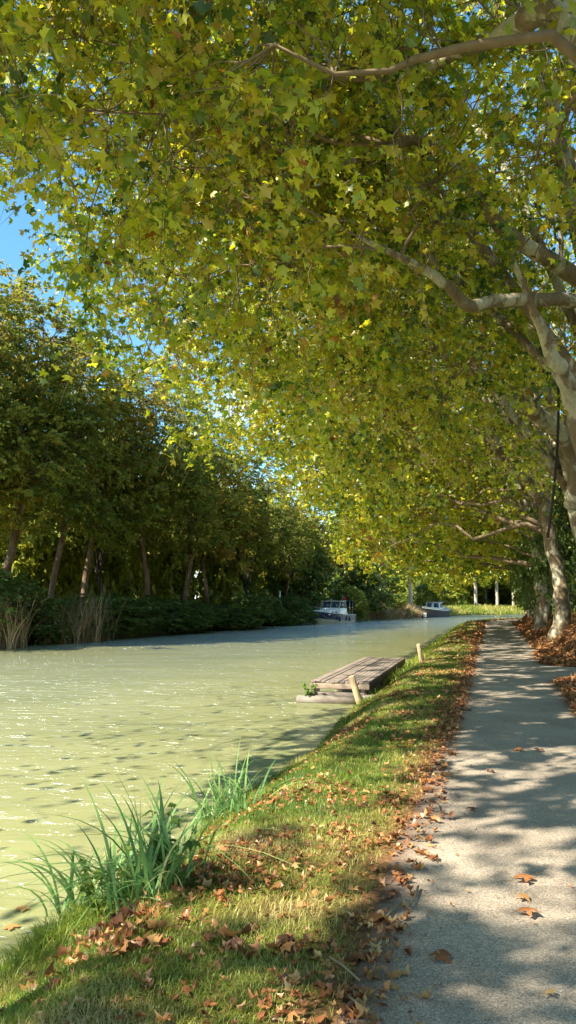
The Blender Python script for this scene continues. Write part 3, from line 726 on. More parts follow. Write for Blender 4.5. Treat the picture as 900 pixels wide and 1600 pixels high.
def reed_clump(pts, n, L0, label, group, mat='reed', wd=.02, dr=(.25, 1.5), rm=.5, name='reed_clump', cat='reeds'):
    pts = np.array(pts); c = pts.mean(0)
    root = empty(name, c, label, cat, group)
    mb = MB(); b = pts[rng.integers(0, len(pts), n)]+np.stack([rng.normal(size=n)*.07, rng.normal(size=n)*.06, np.full(n, -.04)], 1)
    blades(mb, b-c, L0*(.45+.75*rng.random(n)), wd*(.7+.5*rng.random(n)), ang(n), dr[0]+(dr[1]-dr[0])*rng.random(n)**1.4, np.clip(rm+.22*rng.normal(size=n), 0, 1), 9)
    mb.build('blades', M[mat], root)
    return root
def gz(u, v, z=-.35):
    p = G(u, v, z)
    for _ in range(4): p = G(u, v, Hs(p[0], p[1]))
    return p
ra = reed_clump([gz(120, 1432), gz(150, 1428), gz(185, 1420), gz(205, 1425), gz(232, 1410), gz(255, 1400), gz(275, 1385)], 150, .80,
                'nearest clump of green strap-leaved reeds arching over the water at lower left', 'reed clumps on the near bank')
rb = reed_clump([gz(345, 1285), gz(365, 1278), gz(385, 1272), gz(330, 1290)], 85, .74,
                'second reed clump further along the bank edge, smaller', 'reed clumps on the near bank')
# a few long outliers leaning left over the water
mb = MB(); n = 12; b = np.array([gz(u, v) for u, v in [(95, 1445), (120, 1440), (140, 1435)]*4])-np.array(ra.location)
blades(mb, b, .8*(.7+.5*rng.random(n)), np.full(n, .016), ang(n, 2.3, 3.9), .8+.5*rng.random(n), np.clip(.55+.2*rng.normal(size=n), 0, 1), 10)
mb.build('blades', M['reed'], ra)
# leafy nettles
def nettle(p, h, nst, label, ls=.07):
    root = empty('leafy_weed', p, label, 'plant')
    sb = MB(); lb = MB(); PP, NN_, DD_ = [], [], []
    for i in range(nst):
        d = ang(1)[0]; b = np.array([d[0]*.06, d[1]*.06, -.03]); hh = h*(.6+.5*rng.random())
        e = b+np.array([d[0]*hh*.35, d[1]*hh*.35, hh]); q = bez(b, b+np.array([0, 0, hh*.5]), e, 6); sb.tube(q, np.linspace(.005, .002, 6), 4)
        for k2 in range(int(16*hh/.4)):
            f = .15+.85*rng.random(); pt = q[min(5, int(f*5))]+(q[min(5, int(f*5)+1)]-q[min(5, int(f*5))])*((f*5) % 1)
            v = unit(1)[0]; v[2] *= .3; PP.append(pt+v*.045); NN_.append(np.array([0, 0, 1.])+v*.7); DD_.append(v)
    leaves(lb, np.array(PP), np.array(NN_), np.array(DD_), ls*(.7+.7*rng.random(len(PP))), np.clip(.5+.2*rng.normal(size=len(PP)), 0, 1), 1)
    sb.build('stem', M['reed'], root); lb.build('leaf', M['green_leaf'], root)
    return root
nettle(gz(165, 1440), .42, 12, 'bushy broad-leaved weed growing in the nearest reed clump')
nettle(gz(262, 1395), .46, 7, 'tall leafy weed at the right side of the nearest reed clump', .08)
pd = W(16.1, -3.75, -.38); nettle(pd, .36, 9, 'bright green weed sprouting from the water end of the dock', .08)['category'] = 'plant'

# dry reeds far bank
G9 = 'dry reed clumps on the far bank'
dl = ['straw-coloured reeds at the left edge of the far bank', 'dry reeds just right of the left edge reeds', 'leaning dry reeds between two far bank bushes', 'dry reeds under the black forked trunk', 'thin dry reeds right of the leaning ones']
for (u, w_, h_, n_), lb_ in zip([(2, .9, 3.0, 170), (32, .8, 2.6, 110), (108, 1.1, 3.1, 150), (150, 1.0, 3.2, 90), (130, .9, 2.4, 90)], dl):
    Yt = 27.6/(.42-(u-450)/1200); x = -12.4+(Yt-36.5)*.42
    pts = [np.array([x+w_*rng.normal()*.6, Yt+w_*rng.normal()*.6, 0]) for _ in range(24)]
    for q in pts: q[2] = max(Hs(q[0], q[1]), -.55)
    reed_clump(pts, n_, h_, lb_, G9, 'straw', .028, (.1, .8), .4)
# ------------------------------------------------------------------ grass on the near bank
mb = MB()
def scatter(n, s0, s1, t0, t1, pw=1.0):
    s = s0*(s1/s0)**(rng.random(n)**pw); t = t0+(t1-t0)*rng.random(n)
    p = np.array([WC(a, b) for a, b in zip(s, t)]) if s1 > S0 else np.stack([DX*s+DY*t, DY*s-DX*t, 0*s], 1)
    p[:, 2] = H(p[:, 0], p[:, 1]); return p, s, t
for n, s0, s1, hh in ((110000, 2.2, 9, 1), (80000, 9, 26, 1.0), (60000, 26, 80, 1.1)):
    p, s, t = scatter(n, s0, s1, -3.0, -.42)
    edge = t-near_edge(s)
    ok = (p[:, 2] > -.49) & (rng.random(n) < np.clip((path_l(s)-t)*3.0, .0, 1)*(.35+.9*fbm(p[:, 0]*1.7, p[:, 1]*1.7)))
    p, s, t, edge = p[ok], s[ok], t[ok], edge[ok]; n = len(p)
    long_ = smooth((.55-edge)/.5)
    hgt = (.035+.03*rng.random(n)+.10*long_*rng.random(n))*hh*(1+.01*s)*(.6+.8*fbm(p[:, 0]*2.2, p[:, 1]*2.2))
    dry = fbm(p[:, 0]*1.3+50, p[:, 1]*1.3)
    rn = np.clip(.46+(dry-.5)*1.7-.22*long_+.16*rng.normal(size=n), 0, 1)
    blades(mb, p, hgt, .0035*np.maximum(1, s/6.5)*(.7+.6*rng.random(n)), ang(n), .3+.9*rng.random(n), rn, 2)
o = mb.build('grass', M['grass'], None); tag(o, 'short sunlit grass with dry patches covering the near bank', 'grass', None, 'stuff')
# lush tufts at the water edge, lower left
mb = MB()
for (u, v, r_, n_, h_) in ((20, 1500, .22, 1500, .2), (70, 1480, .2, 1400, .2), (110, 1455, .16, 900, .18), (385, 1205, .25, 500, .18), (420, 1180, .3, 600, .18), (330, 1290, .15, 500, .16), (490, 1130, .4, 600, .22), (560, 1105, .2, 250, .22)):
    c = gz(u, v); q = c+np.stack([rng.normal(size=n_)*r_, rng.normal(size=n_)*r_, np.zeros(n_)], 1); q[:, 2] = np.maximum(H(q[:, 0], q[:, 1]), -.52)
    q = q[q[:, 2] > -.5]; n_ = len(q)
    blades(mb, q, h_*(.4+.8*rng.random(n_)), np.full(n_, .006), ang(n_), .3+.9*rng.random(n_), np.clip(.42+.12*rng.normal(size=n_), 0, 1), 4)
for s in np.arange(19, 75, .32):
    c = WC(s, float(near_edge(s))+.25+.2*rng.random()); n_ = 60; q = c+np.stack([rng.normal(size=n_)*.2, rng.normal(size=n_)*.2, np.zeros(n_)], 1)
    q[:, 2] = H(q[:, 0], q[:, 1]); q = q[q[:, 2] > -.5]; n_ = len(q)
    hs = .12+.3*fbm(s*.7, 4.4)
    if n_: blades(mb, q, hs*(.4+.8*rng.random(n_)), np.full(n_, .006+s*.0004), ang(n_), .3+.9*rng.random(n_), np.clip(.40+.12*rng.normal(size=n_), 0, 1), 3)
o = mb.build('long_grass', M['grass'], None); tag(o, 'longer fresh green grass fringing the edge of the water', 'grass', None, 'stuff')
# right bank and far banks rough grass
mb = MB()
p, s, t = scatter(16000, 19, 80, 3.0, 7.5); blades(mb, p, .12+.22*rng.random(len(p)), np.full(len(p), .014), ang(len(p)), .4+.8*rng.random(len(p)), np.clip(.72+.2*rng.normal(size=len(p)), 0, 1), 3)
o = mb.build('bank_grass', M['grass'], None); tag(o, 'rough dry grass on the raised bank right of the path', 'grass', None, 'stuff')
mb = MB()
n = 22000; s = 74+12*rng.random(n); t = np.interp(s, FS, FT)-.1-7*rng.random(n)**1.3
p = np.array([WC(a, b) for a, b in zip(s, t)]); p[:, 2] = np.maximum(H(p[:, 0], p[:, 1]), -.5)
blades(mb, p, (.4+.9*rng.random(n))*np.where(s < 84, 1.25, .8), np.full(n, .05), ang(n), .3+.8*rng.random(n), np.clip(.25+.9*fbm(s*.35, t*.2)*1.0+.15*rng.normal(size=n), 0, 1), 3)
o = mb.build('far_grass', M['straw'], None); tag(o, 'tall dry straw-coloured grass on the far shore around the barge', 'grass', None, 'stuff')
mb = MB()
n = 30000; s = 85+40*rng.random(n); t = np.interp(s, FS, FT)-.1-11*rng.random(n)**1.3
p = np.array([WC(a, b) for a, b in zip(s, t)]); p[:, 2] = np.maximum(H(p[:, 0], p[:, 1]), -.5)
blades(mb, p, (.35+.6*rng.random(n))*(.6+.9*fbm(s*.5, t*.5)), np.full(n, .06), ang(n), .3+.8*rng.random(n), np.clip(.1+.9*fbm(s*.35, t*.2)+.15*rng.normal(size=n), 0, 1), 3)
o = mb.build('far_shore_grass', M['grass'], None); tag(o, 'pale green grass beyond the bend, under the far trunks', 'grass', None, 'stuff')
mb = MB()
n = 9000; s = 25+50*rng.random(n); t = far_edge(s)-.1-3*rng.random(n)
p = np.array([WC(a, b) for a, b in zip(s, t)]); p[:, 2] = np.maximum(H(p[:, 0], p[:, 1]), -.5)
blades(mb, p, .4+.8*rng.random(n), np.full(n, .035), ang(n), .3+.8*rng.random(n), np.clip(.35+.15*rng.normal(size=n), 0, 1), 3)
o = mb.build('shore_grass', M['reed'], None); tag(o, 'green sedge along the waterline of the far bank', 'sedge', None, 'stuff')

# ------------------------------------------------------------------ fallen leaves
lb = MB()
def litter(n, s0, s1, t0, t1, wfun, size, lift=.012, tilt=.55, pile=0.0):
    p, s, t = scatter(n, s0, s1, t0, t1)
    ok = rng.random(n) < wfun(p, s, t); ok &= p[:, 2] > -.47
    p, s, t = p[ok], s[ok], t[ok]; m = len(p)
    e = .05; gx = (H(p[:, 0]+e, p[:, 1])-H(p[:, 0]-e, p[:, 1]))/(2*e); gy = (H(p[:, 0], p[:, 1]+e)-H(p[:, 0], p[:, 1]-e))/(2*e)
    nn = np.stack([-gx, -gy, np.ones(m)], 1)+unit(m)*tilt
    nn[:, 2] = np.abs(nn[:, 2])+.25
    p[:, 2] += lift+pile*rng.random(m)+.02*rng.random(m)
    sz = size*(.55+.7*rng.random(m))
    leaves(lb, p, nn, unit(m), sz, np.clip(.48+.26*rng.normal(size=m), 0, 1), 0, -2.0+4.8*rng.random(m), .34)
def wg(p, s, t):
    a = smooth((fbm(p[:, 0]*1.5+3, p[:, 1]*1.5+8, 3)-.50)/.12)*np.clip(.75-.25*(t+1.2), .3, 1)
    e = np.exp(-((t+.62)/.2)**2)*(.1+.7*fbm(s*.8, 2.))*np.clip(s/16, .08, 1)
    w_ = smooth((-2.1-t)/.3)*.6*smooth((s-4)/1)*smooth((8.5-s)/1.5)
    return np.clip((a*.42+e+w_*.5+.05), 0, 1)
litter(15000, 2.3, 10, -2.9, -.45, wg, .06)
litter(15000, 10, 30, -2.9, -.45, wg, .08)
litter(12000, 30, 75, -2.6, -.35, wg, .16)
# edge spill on the path margin
litter(2500, 3, 60, -.6, -.25, lambda p, s, t: np.exp(-((t+.5)/.1)**2)*.5*np.clip(s/15, .15, 1), .09)
# crumbs of leaf on the path
litter(1500, 2.5, 25, -.6, 1.4, lambda p, s, t: .2+.8*np.exp(-((t+.5)/.3)**2), .022, lift=.01)
# right-hand bank
litter(34000, 8, 60, 1.15, 6.5, lambda p, s, t: smooth((t-path_r(s)+.15)/.3)*(.35+.6*smooth((5.5-t)/2))*np.clip(.4+fbm(p[:, 0], p[:, 1]), 0, 1), .135, pile=.05)
o = lb.build('leaf_litter', M['dry_leaf'], None); tag(o, 'orange and brown fallen plane leaves strewn over bank and path edges', 'leaf litter', None, 'stuff')
# heap of crisp leaves at the foot of the nearest reeds
lb = MB()
for (u, v, r_, n_) in ((190, 1450, .13, 80), (230, 1470, .12, 35), (300, 1370, .16, 90), (460, 1490, .07, 24), (150, 1485, .12, 30), (345, 1480, .08, 18), (530, 1120, .15, 60)):
    c = gz(u, v); q = c+np.stack([rng.normal(size=n_)*r_, rng.normal(size=n_)*r_, np.zeros(n_)], 1)
    q[:, 2] = H(q[:, 0], q[:, 1])+.015+.05*rng.random(n_)*np.exp(-(((q-c)[:, :2]/r_)**2).sum(1)); q = q[q[:, 2] > -.46]; m = len(q)
    leaves(lb, q, np.array([0, 0, .9])+unit(m)*.75, unit(m), .085*(.5+.7*rng.random(m)), np.clip(.42+.25*rng.normal(size=m), 0, 1), 0, -2.5+5*rng.random(m), .36)
o = lb.build('leaf_drift', M['dry_leaf'], None); tag(o, 'drift of crisp brown leaves gathered at the foot of the reeds', 'leaf litter', None, 'stuff')
# single leaves on the path and water
fl = [((828, 1376), 'orange leaf lying on the path, uppermost of the three in a line at right', .12, .55), ((812, 1400), 'small tan leaf on the path in the middle of the three at right', .075, .8),
      ((820, 1429), 'orange leaf on the path, lowest of the three at right', .10, .45), ((684, 1491), 'dark rust leaf lying on shaded path near the lower middle', .09, .2),
      ((602, 1438), 'bright red-orange leaf at the left edge of the path beside a twig', .11, .4), ((675, 1339), 'small leaf on sunlit path left of centre', .07, .35),
      ((735, 1266), 'small dark leaf on the path in a shadow band', .08, .2), ((815, 1171), 'rust leaf on the distant sunlit part of the path', .12, .4),
      ((865, 1553), 'little yellow leaf on the path at the lower right', .05, .98), ((764, 1205), 'brown leaf on the path above the middle', .09, .3), ((838, 1172), 'leaf on the path to the right of the rust one', .1, .5)]
for (uv, lab, sz, rn) in fl:
    p = G(uv[0], uv[1], .02); m1 = MB()
    leaves(m1, np.zeros((1, 3)), np.array([[.1*rng.normal(), .1*rng.normal(), 1.]]), unit(1), np.array([sz*1.3]), np.array([rn]), 0, np.array([1.6]), .1)
    o = m1.build('fallen_leaf', M['dry_leaf'], None); o.location = tuple(p+np.array([0, 0, .008])); tag(o, lab, 'leaf', 'single leaves fallen on the path')
for (uv, lab) in (((22, 1452), 'orange leaf floating on the water at the left edge, the lower one'), ((40, 1420), 'yellow leaf floating on the water at the left, the upper one')):
    p = G(uv[0], uv[1], WATER); m1 = MB()
    leaves(m1, np.zeros((1, 3)), np.array([[0, 0, 1.]]), unit(1), np.array([.12]), np.array([.8]), 0, np.array([.4]))
    o = m1.build('floating_leaf', M['dry_leaf'], None); o.location = tuple(p+np.array([0, 0, .012])); tag(o, lab, 'leaf', 'leaves floating by the reeds')
# twigs on the ground
def stick(name, uvs, r, lab, mat='twig', z=.02):
    pts = np.array([G(u, v, z+r) for u, v in uvs]); c = pts[0].copy(); m1 = MB(); m1.tube(pts-c, r, 6, a=.5, rough=.2)
    o = m1.build(name, M[mat], None, True); o.location = tuple(c); tag(o, lab, 'twig', 'twigs dropped along the path edge')
stick('fallen_twig', [(642, 1413), (648, 1402), (654, 1384)], .007, 'short dark twig pointing up the path near its left edge')
stick('fallen_twig', [(604, 1432), (612, 1422), (628, 1411)], .005, 'thin pale twig beside the red-orange leaf', 'straw')
stick('fallen_twig', [(515, 1495), (538, 1510), (562, 1532)], .005, 'long straw twig on the grass edge at the bottom', 'straw', .03)
stick('fallen_twig', [(540, 1552), (552, 1562), (566, 1572)], .004, 'short straw twig lowest on the grass edge', 'straw', .03)

# ------------------------------------------------------------------ dock and posts
ds, de, dl_, dr_ = 16.2, 23.4, -3.74, -2.5
org = W(ds, dl_, WATER); yaw = math.atan2(DY, DX)       # local x along the canal
dk = empty('wooden_dock', org, 'weathered wooden landing stage of long boards reaching along the bank', 'dock', None, yaw)
# local: x along, y = to the left (-t)
zt = .42
wdt = dr_-dl_; nb = 12
for i in range(nb):
    y = -(i+.5)*wdt/nb; m1 = MB()
    bow = .10*math.sin(math.pi*.5)
    x0 = rng.normal()*.02; L1 = de-ds+rng.normal()*.07
    m1.box((L1/2+x0, y, zt+rng.normal()*.006), (L1, wdt/nb-.011, .035), rng.normal()*.001)
    m1.build('deck_board', M['deck_wood'], dk, bevel=.004)
for y, nm in ((-.04, 'side_beam'), (-wdt+.04, 'side_beam')):
    m1 = MB(); m1.box(((de-ds)/2, y, zt-.10), (de-ds-.1, .07, .14)); m1.build(nm, M['darkwood' if y < -.5 else 'wood'], dk, bevel=.005)  # bank-side beam darker: shade on that side is put into its colour
m1 = MB(); m1.box((.03, -wdt/2, zt-.085), (.06, wdt+.02, .11)); m1.build('end_beam', M['wood'], dk, bevel=.006)
m1 = MB(); m1.box((.10, -wdt/2+.05, .16), (.10, wdt-.1, .09)); m1.build('lower_beam', M['log'], dk, bevel=.01)
for q in (.12, .62, 1.1):
    m1 = MB(); m1.box((.10, -q, .27), (.08, .09, .13)); m1.build('spacer_block', M['wood'], dk, bevel=.006)
m1 = MB(); m1.tube([(-.14, .26, .05), (-.12, -.3, .055), (-.15, -1.0, .05)], [.095, .10, .09], 14, rough=.02); m1.build('end_log', M['log'], dk, True)
m1 = MB(); m1.tube([(-.05, -1.12, .12), (.0, -1.5, .15), (.05, -1.9, .2)], [.05, .05, .045], 10, rough=.06); m1.build('shore_log', M['log'], dk, True)
for x in (.12, 2.4, 4.8, 7.0):
    for y in (-.1, -wdt+.1):
        m1 = MB(); m1.tube([(x, y, -.8), (x, y, zt-.03)], .06, 10); m1.build('pile', M['darkwood'], dk, True)
for x in (2.4, 4.8, 7.0):
    m1 = MB(); m1.box((x, -wdt/2, zt-.09), (.09, wdt-.2, .12)); m1.build('cross_beam', M['darkwood'], dk)
def post(uvb, uvt, r, lab):
    b = gz(*uvb); Yb = b[1]; t_ = P(uvt[0], uvt[1], Yb-.02)
    m1 = MB(); d = t_-b; pts = [b-d*.3-b, d*.0, d*.5, d*.97, d]
    m1.tube(pts, [r, r*1.02, r, r*.98, r*.90], 14, rough=.015)
    o = m1.build('mooring_post', M['post_wood'], None, True); o.location = tuple(b); tag(o, lab, 'post', 'mooring posts on the near bank')
    o.modifiers.new('b', 'BEVEL').width = .006
post((563, 1102), (549, 1056), .068, 'leaning wooden mooring post in front of the landing stage')
post((659, 1036), (654, 1006), .062, 'smaller upright mooring post beyond the landing stage')

# thin bare saplings at the water edge
def sapling(uv, pts, lab, leafy=0):
    b = gz(*uv); root = empty('sapling', b, lab, 'sapling'); m1 = MB()
    for pl_ in pts:
        w_ = np.array([P(u, v, b[1]) for u, v in pl_])-b; m1.tube(w_, np.linspace(.03, .012, len(w_)), 5)
    m1.build('stem', M['vine'], root, True)
    if leafy:
        e = np.array([P(*pts[0][-1], b[1])])-b; l1 = MB(); q = e+rng.normal(size=(leafy, 3))*np.array([.35, .3, .22]); leaves(l1, q, np.array([0, 0, 1.])+unit(leafy), unit(leafy), np.full(leafy, .16), np.clip(.4+.2*rng.normal(size=leafy), 0, 1), 1); l1.build('leaf', M['lime_leaf'], root)
sapling((733, 972), [[(735, 973), (732, 964), (729, 957)], [(730, 973), (733, 965), (734, 961)]], 'thin forked bare stem at the water edge before the bend')
sapling((783, 968), [[(783, 969), (782, 962), (781, 959)]], 'small leafy sapling at the water edge where the path vanishes', 60)
sapling((676, 990), [[(678, 992), (672, 985), (667, 979)]], 'small dark weed leaning over the water past the second post', 25)

# litter object at the right edge: pale blue plastic bag/bottle
b = gz(886, 1024); root = empty('plastic_bottle', b+np.array([0, 0, .06]), 'white and blue plastic bottle lying on the leaves at the right edge', 'bottle')
m1 = MB(); m1.tube([(0, 0, 0), (.02, 0, 0), (.22, 0, 0), (.26, 0, 0), (.30, 0, 0)], [.04, .05, .05, .03, .018], 14); m1.build('bottle_body', M['white_paint'], root, True)
m1 = MB(); m1.tube([(.07, 0, 0), (.16, 0, 0)], .052, 14); m1.build('wrapper', M['blue_plastic'], root, True)
m1 = MB(); m1.tube([(.295, 0, 0), (.325, 0, 0)], .022, 10); m1.build('cap', M['blue_plastic'], root, True)

# ------------------------------------------------------------------ boats (local +x = bow)
def loft(mb, secs, cap=True):
    secs = np.array(secs); n, k, _ = secs.shape
    i = np.arange(n-1)[:, None]*k; j = np.arange(k-1)[None]
    Q = np.stack([i+j, i+k+j, i+k+j+1, i+j+1], -1).reshape(-1, 4)
    mb.add(secs.reshape(-1, 3), Q)
def hull_secs(Ln, B, zfun_lo, zfun_hi, f_lo, f_hi, rake=.5, n=18):
    """strake between two levels, port to starboard; returns list of sections"""
    L_, R_ = [], []
    for i in range(n):
        q = i/(n-1); x = -Ln/2+q*Ln
        wid = B/2*(1-max(0, (q-.45)/.55)**2.3)*(0.86+.14*min(1, q*3))
        lo = (x-rake*(q**4)*(1-f_lo), wid*(.86+.14*f_lo), zfun_lo(q)); hi = (x-rake*(q**4)*(1-f_hi), wid*(.86+.14*f_hi), zfun_hi(q))
        L_.append([lo, hi]); R_.append([(hi[0], -hi[1], hi[2]), (lo[0], -lo[1], lo[2])])
    return L_, R_
def strake(parent, name, mat, Ln, B, lo, hi, f0, f1, rake=.5):
    m1 = MB(); a, b = hull_secs(Ln, B, lo, hi, f0, f1, rake); loft(m1, a); loft(m1, b)
    # transom
    m1.add([a[0][0], a[0][1], b[0][0], b[0][1]], [(0, 1, 2, 3)])
    return m1.build(name, mat, parent, False)
def deck(parent, name, mat, Ln, B, z, f=1., x0=0, x1=1):
    m1 = MB(); n = 18; sec = []
    for i in range(n):
        q = x0+(x1-x0)*i/(n-1); x = -Ln/2+q*Ln; wid = B/2*(1-max(0, (q-.45)/.55)**2.3)*(0.86+.14*min(1, q*3))*.98
        sec.append([(x, wid, z(q)), (x, 0, z(q)+.04), (x, -wid, z(q))])
    loft(m1, sec); return m1.build(name, mat, parent, True)
def prism(mb, outline_bottom, outline_top):
    a = np.array(outline_bottom); b = np.array(outline_top); n = len(a)
    Q = [(i, (i+1) % n, n+(i+1) % n, n+i) for i in range(n)]
    mb.add(np.vstack([a, b]), Q+([(n, n+1, n+2, n+3), (3, 2, 1, 0)] if n == 4 else []))
def rectp(x0, x1, w, z): return [(x0, -w, z), (x1, -w, z), (x1, w, z), (x0, w, z)]
def window(parent, pts, mat='glass', name='window', frame=True):
    """pts: quad corners; a pane 1 cm thick"""
    p = np.array(pts, float); n = np.cross(p[1]-p[0], p[3]-p[0]); n /= np.linalg.norm(n)
    m1 = MB(); prism(m1, p-n*.012, p+n*.012); return m1.build(name, M[mat], parent)

p = WC(69.2, -16.9); p[0] -= .55; p[1] -= 1.5; bz = WATER
hd = WC(66, -16.9)-WC(72, -16.9); yb = math.atan2(hd[1], hd[0])+.10
cr = empty('motor_cruiser', (p[0], p[1], bz), 'navy and white motor cruiser moored at the far bank under a dark awning', 'boat', 'boats moored on the far bank', yb)
cr.scale = (.9, .88, .78)
Ln, B = 8.6, 3.1
sh = lambda q: 1.0+.55*q**2.2; rb_ = lambda q: .28+.44*q**2.2; wl = lambda q: -.25
strake(cr, 'hull', M['cream_paint'], Ln, B, wl, rb_, 0, .6, .9)
strake(cr, 'navy_topside', M['navy_paint'], Ln, B, rb_, sh, .6, 1.0, .9)
deck(cr, 'deck', M['white_paint'], Ln, B, lambda q: sh(q)-.03)
m1 = MB()
for sg in (1, -1):
    q = np.linspace(0, 1, 14); wid = B/2*(1-np.maximum(0, (q-.45)/.55)**2.3)*(0.86+.14*np.minimum(1, q*3))
    m1.tube(np.stack([-Ln/2+q*Ln, sg*wid, 1.0+.55*q**2.2], 1), .035, 6)
m1.build('rub_rail', M['white_paint'], cr, True)
m1 = MB(); prism(m1, rectp(-.2, 2.6, 1.1, 1.05), rectp(-.2, 2.2, .9, 1.62)); m1.build('fore_cabin', M['white_paint'], cr, bevel=.04)
for sg in (1, -1):
    for x in (.3, 1.2):
        window(cr, [(x, sg*1.08, 1.2), (x+.6, sg*1.08, 1.2), (x+.6, sg*1.0, 1.45), (x, sg*1.0, 1.45)])
window(cr, [(2.53, -.6, 1.22), (2.53, .6, 1.22), (2.36, .55, 1.46), (2.36, -.55, 1.46)])
m1 = MB(); prism(m1, rectp(-2.0, .1, 1.25, 1.0), rectp(-2.0, -.1, 1.15, 1.85)); m1.build('wheelhouse', M['white_paint'], cr, bevel=.03)
# windscreen frame and panes
m1 = MB(); x0, x1 = -.12, -.5
for y in (-1.1, 0, 1.1): m1.tube([(x0, y, 1.84), (x1, y*.93, 2.66)], .035, 6)
m1.tube([(x1, -1.03, 2.66), (x1, 1.03, 2.66)], .035, 6); m1.tube([(x0, -1.1, 1.85), (x0, 1.1, 1.85)], .04, 6)
for sg in (1, -1):
    m1.tube([(-1.9, sg*1.12, 1.84), (-1.9, sg*1.05, 2.66)], .035, 6); m1.tube([(x1, sg*1.03, 2.66), (-1.9, sg*1.05, 2.66)], .035, 6)
m1.build('window_frame', M['white_paint'], cr, True)
def scr(ya, yb2): window(cr, [(x0, ya, 1.9), (x0, yb2, 1.9), (x1+.03, yb2*.93, 2.6), (x1+.03, ya*.93, 2.6)], name='windscreen')
scr(-1.04, -.06); scr(.06, 1.04)
for sg in (1, -1): window(cr, [(-.3, sg*1.10, 1.9), (-1.85, sg*1.12, 1.9), (-1.85, sg*1.05, 2.6), (-.6, sg*1.04, 2.6)])
m1 = MB(); m1.box((-1.2, 0, 2.72), (1.9, 2.3, .07)); m1.build('roof', M['grey_paint'], cr, bevel=.03)
m1 = MB(); m1.box((-3.0, 0, 2.70), (1.9, 2.3, .05)); m1.box((-3.93, 0, 2.35), (.04, 2.3, .7)); m1.box((-2.6, -1.15, 2.2), (1.0, .03, 1.0)); m1.build('awning', M['dark_canvas'], cr)
m1 = MB()
for sg in (1, -1): m1.tube([(-3.9, sg*1.1, 1.0), (-3.9, sg*1.1, 2.7)], .03, 6); m1.tube([(-2.9, sg*1.15, 1.0), (-2.9, sg*1.13, 2.7)], .03, 6)
m1.build('awning_pole', M['steel'], cr, True)
m1 = MB()
q = np.linspace(.62, .985, 8); wid = B/2*(1-np.maximum(0, (q-.45)/.55)**2.3)*.92
for sg in (1, -1):
    rail = np.stack([-Ln/2+q*Ln, sg*wid, 1.0+.55*q**2.2+.5], 1); m1.tube(rail, .018, 5)
    for i in range(0, 8, 2): m1.tube([rail[i]-np.array([0, 0, .5]), rail[i]], .015, 5)
m1.build('bow_rail', M['steel'], cr, True)
for sg, xs in ((-1, (2.2, .4, -2.0, -3.0)), (1, (1.0, -1.5))):
    for x in xs:
        qq = (x+Ln/2)/Ln; w_ = B/2*(1-max(0, (qq-.45)/.55)**2.3); m1 = MB()
        m1.tube([(x, sg*(w_+.10), .25), (x, sg*(w_+.12), .32), (x, sg*(w_+.12), .75), (x, sg*(w_+.10), .82)], [.05, .11, .11, .05], 10); f = m1.build('fender', M['fender'], cr, True)
        m1 = MB(); m1.tube([(x, sg*(w_+.1), .82), (x, sg*w_, 1.1)], .012, 4); m1.build('fender_rope', M['rope'], f)
m1 = MB(); m1.tube([(-.8, 1.1, 2.7), (-.8, 1.25, 3.35)], .02, 6); fp = m1.build('flag_pole', M['steel'], cr, True)
m1 = MB(); m1.box((-.78, 1.42, 3.02), (.03, .3, .42), .2); m1.build('flag', M['red_cloth'], fp)
m1 = MB(); m1.tube([(-.4, 0, 2.74), (-.4, 0, 2.86), (-.4, 0, 2.92)], [.05, .09, .03], 10); m1.build('roof_lamp', M['white_paint'], cr, True)
m1 = MB(); th = np.linspace(0, 2*math.pi, 17); m1.tube(np.stack([0*th+.0, -1.28+.22*0*th+.22*np.cos(th)*0, 1.3+0*th], 1)+np.stack([.22*np.cos(th)+.2, 0*th, .22*np.sin(th)], 1), .05, 8, False); m1.build('life_ring', M['black_paint'], cr, True)
m1 = MB(); m1.tube([(4.0, .5, 1.4), (4.9, 1.6, .9), (5.8, 2.6, .7)], .02, 5); m1.build('mooring_rope', M['rope'], cr, True)
# flagpole-like white marker post left of the cruiser
mk = WC(65.4, -19.6); m1 = MB(); m1.tube([(0, 0, 0), (0, 0, 2.3)], .06, 8); m1.tube([(0, 0, 2.3), (0, 0, 2.42)], [.06, .02], 8)
o = m1.build('marker_post', M['white_paint'], None, True); o.location = (mk[0], mk[1], Hs(mk[0], mk[1])-.05); tag(o, 'slim white post on the far bank left of the cruiser', 'post')

# barge
p = WC(84.0, -20.5)
hd = np.array([-.42, -.91]); yb = math.atan2(hd[1], hd[0])+.02
bp_ = P(683, 965, 98); kk = (WATER-EYE)/(bp_[2]-EYE); bx, by = bp_[0]*kk, bp_[1]*kk
bg = empty('canal_barge', (bx, by+3.5, WATER), 'black hulled barge with white stripes and a small wheelhouse, moored in the distance', 'boat', 'boats moored on the far bank', yb)
Ln, B = 11.0, 3.3
bg.scale = (.95, .95, .85)
sh = lambda q: 1.22+.62*abs(q-.3)**2*1.6; sh0 = lambda q: sh(q)-.26; sh1 = lambda q: sh(q)-.14
strake(bg, 'hull', M['black_paint'], Ln, B, wl, sh0, .1, .8, .35)
strake(bg, 'white_stripe', M['white_paint'], Ln, B, sh0, sh1, .84, .92, .35)
strake(bg, 'gunwale', M['white_paint'], Ln, B, lambda q: sh(q)-.07, sh, .97, 1.03, .35)
strake(bg, 'black_band', M['black_paint'], Ln, B, sh1, lambda q: sh(q)-.07, .90, .95, .35)
deck(bg, 'deck', M['grey_paint'], Ln, B, lambda q: sh(q)-.05)
m1 = MB(); m1.box((5.22, .25, .42), (.25, .42, .62), .35); m1.build('bow_plate', M['white_paint'], bg, bevel=.02)
m1 = MB(); prism(m1, rectp(-.6, 2.2, 1.1, .8), rectp(-.6, 2.1, 1.0, 1.45)); m1.build('cabin', M['cream_paint'], bg, bevel=.04)
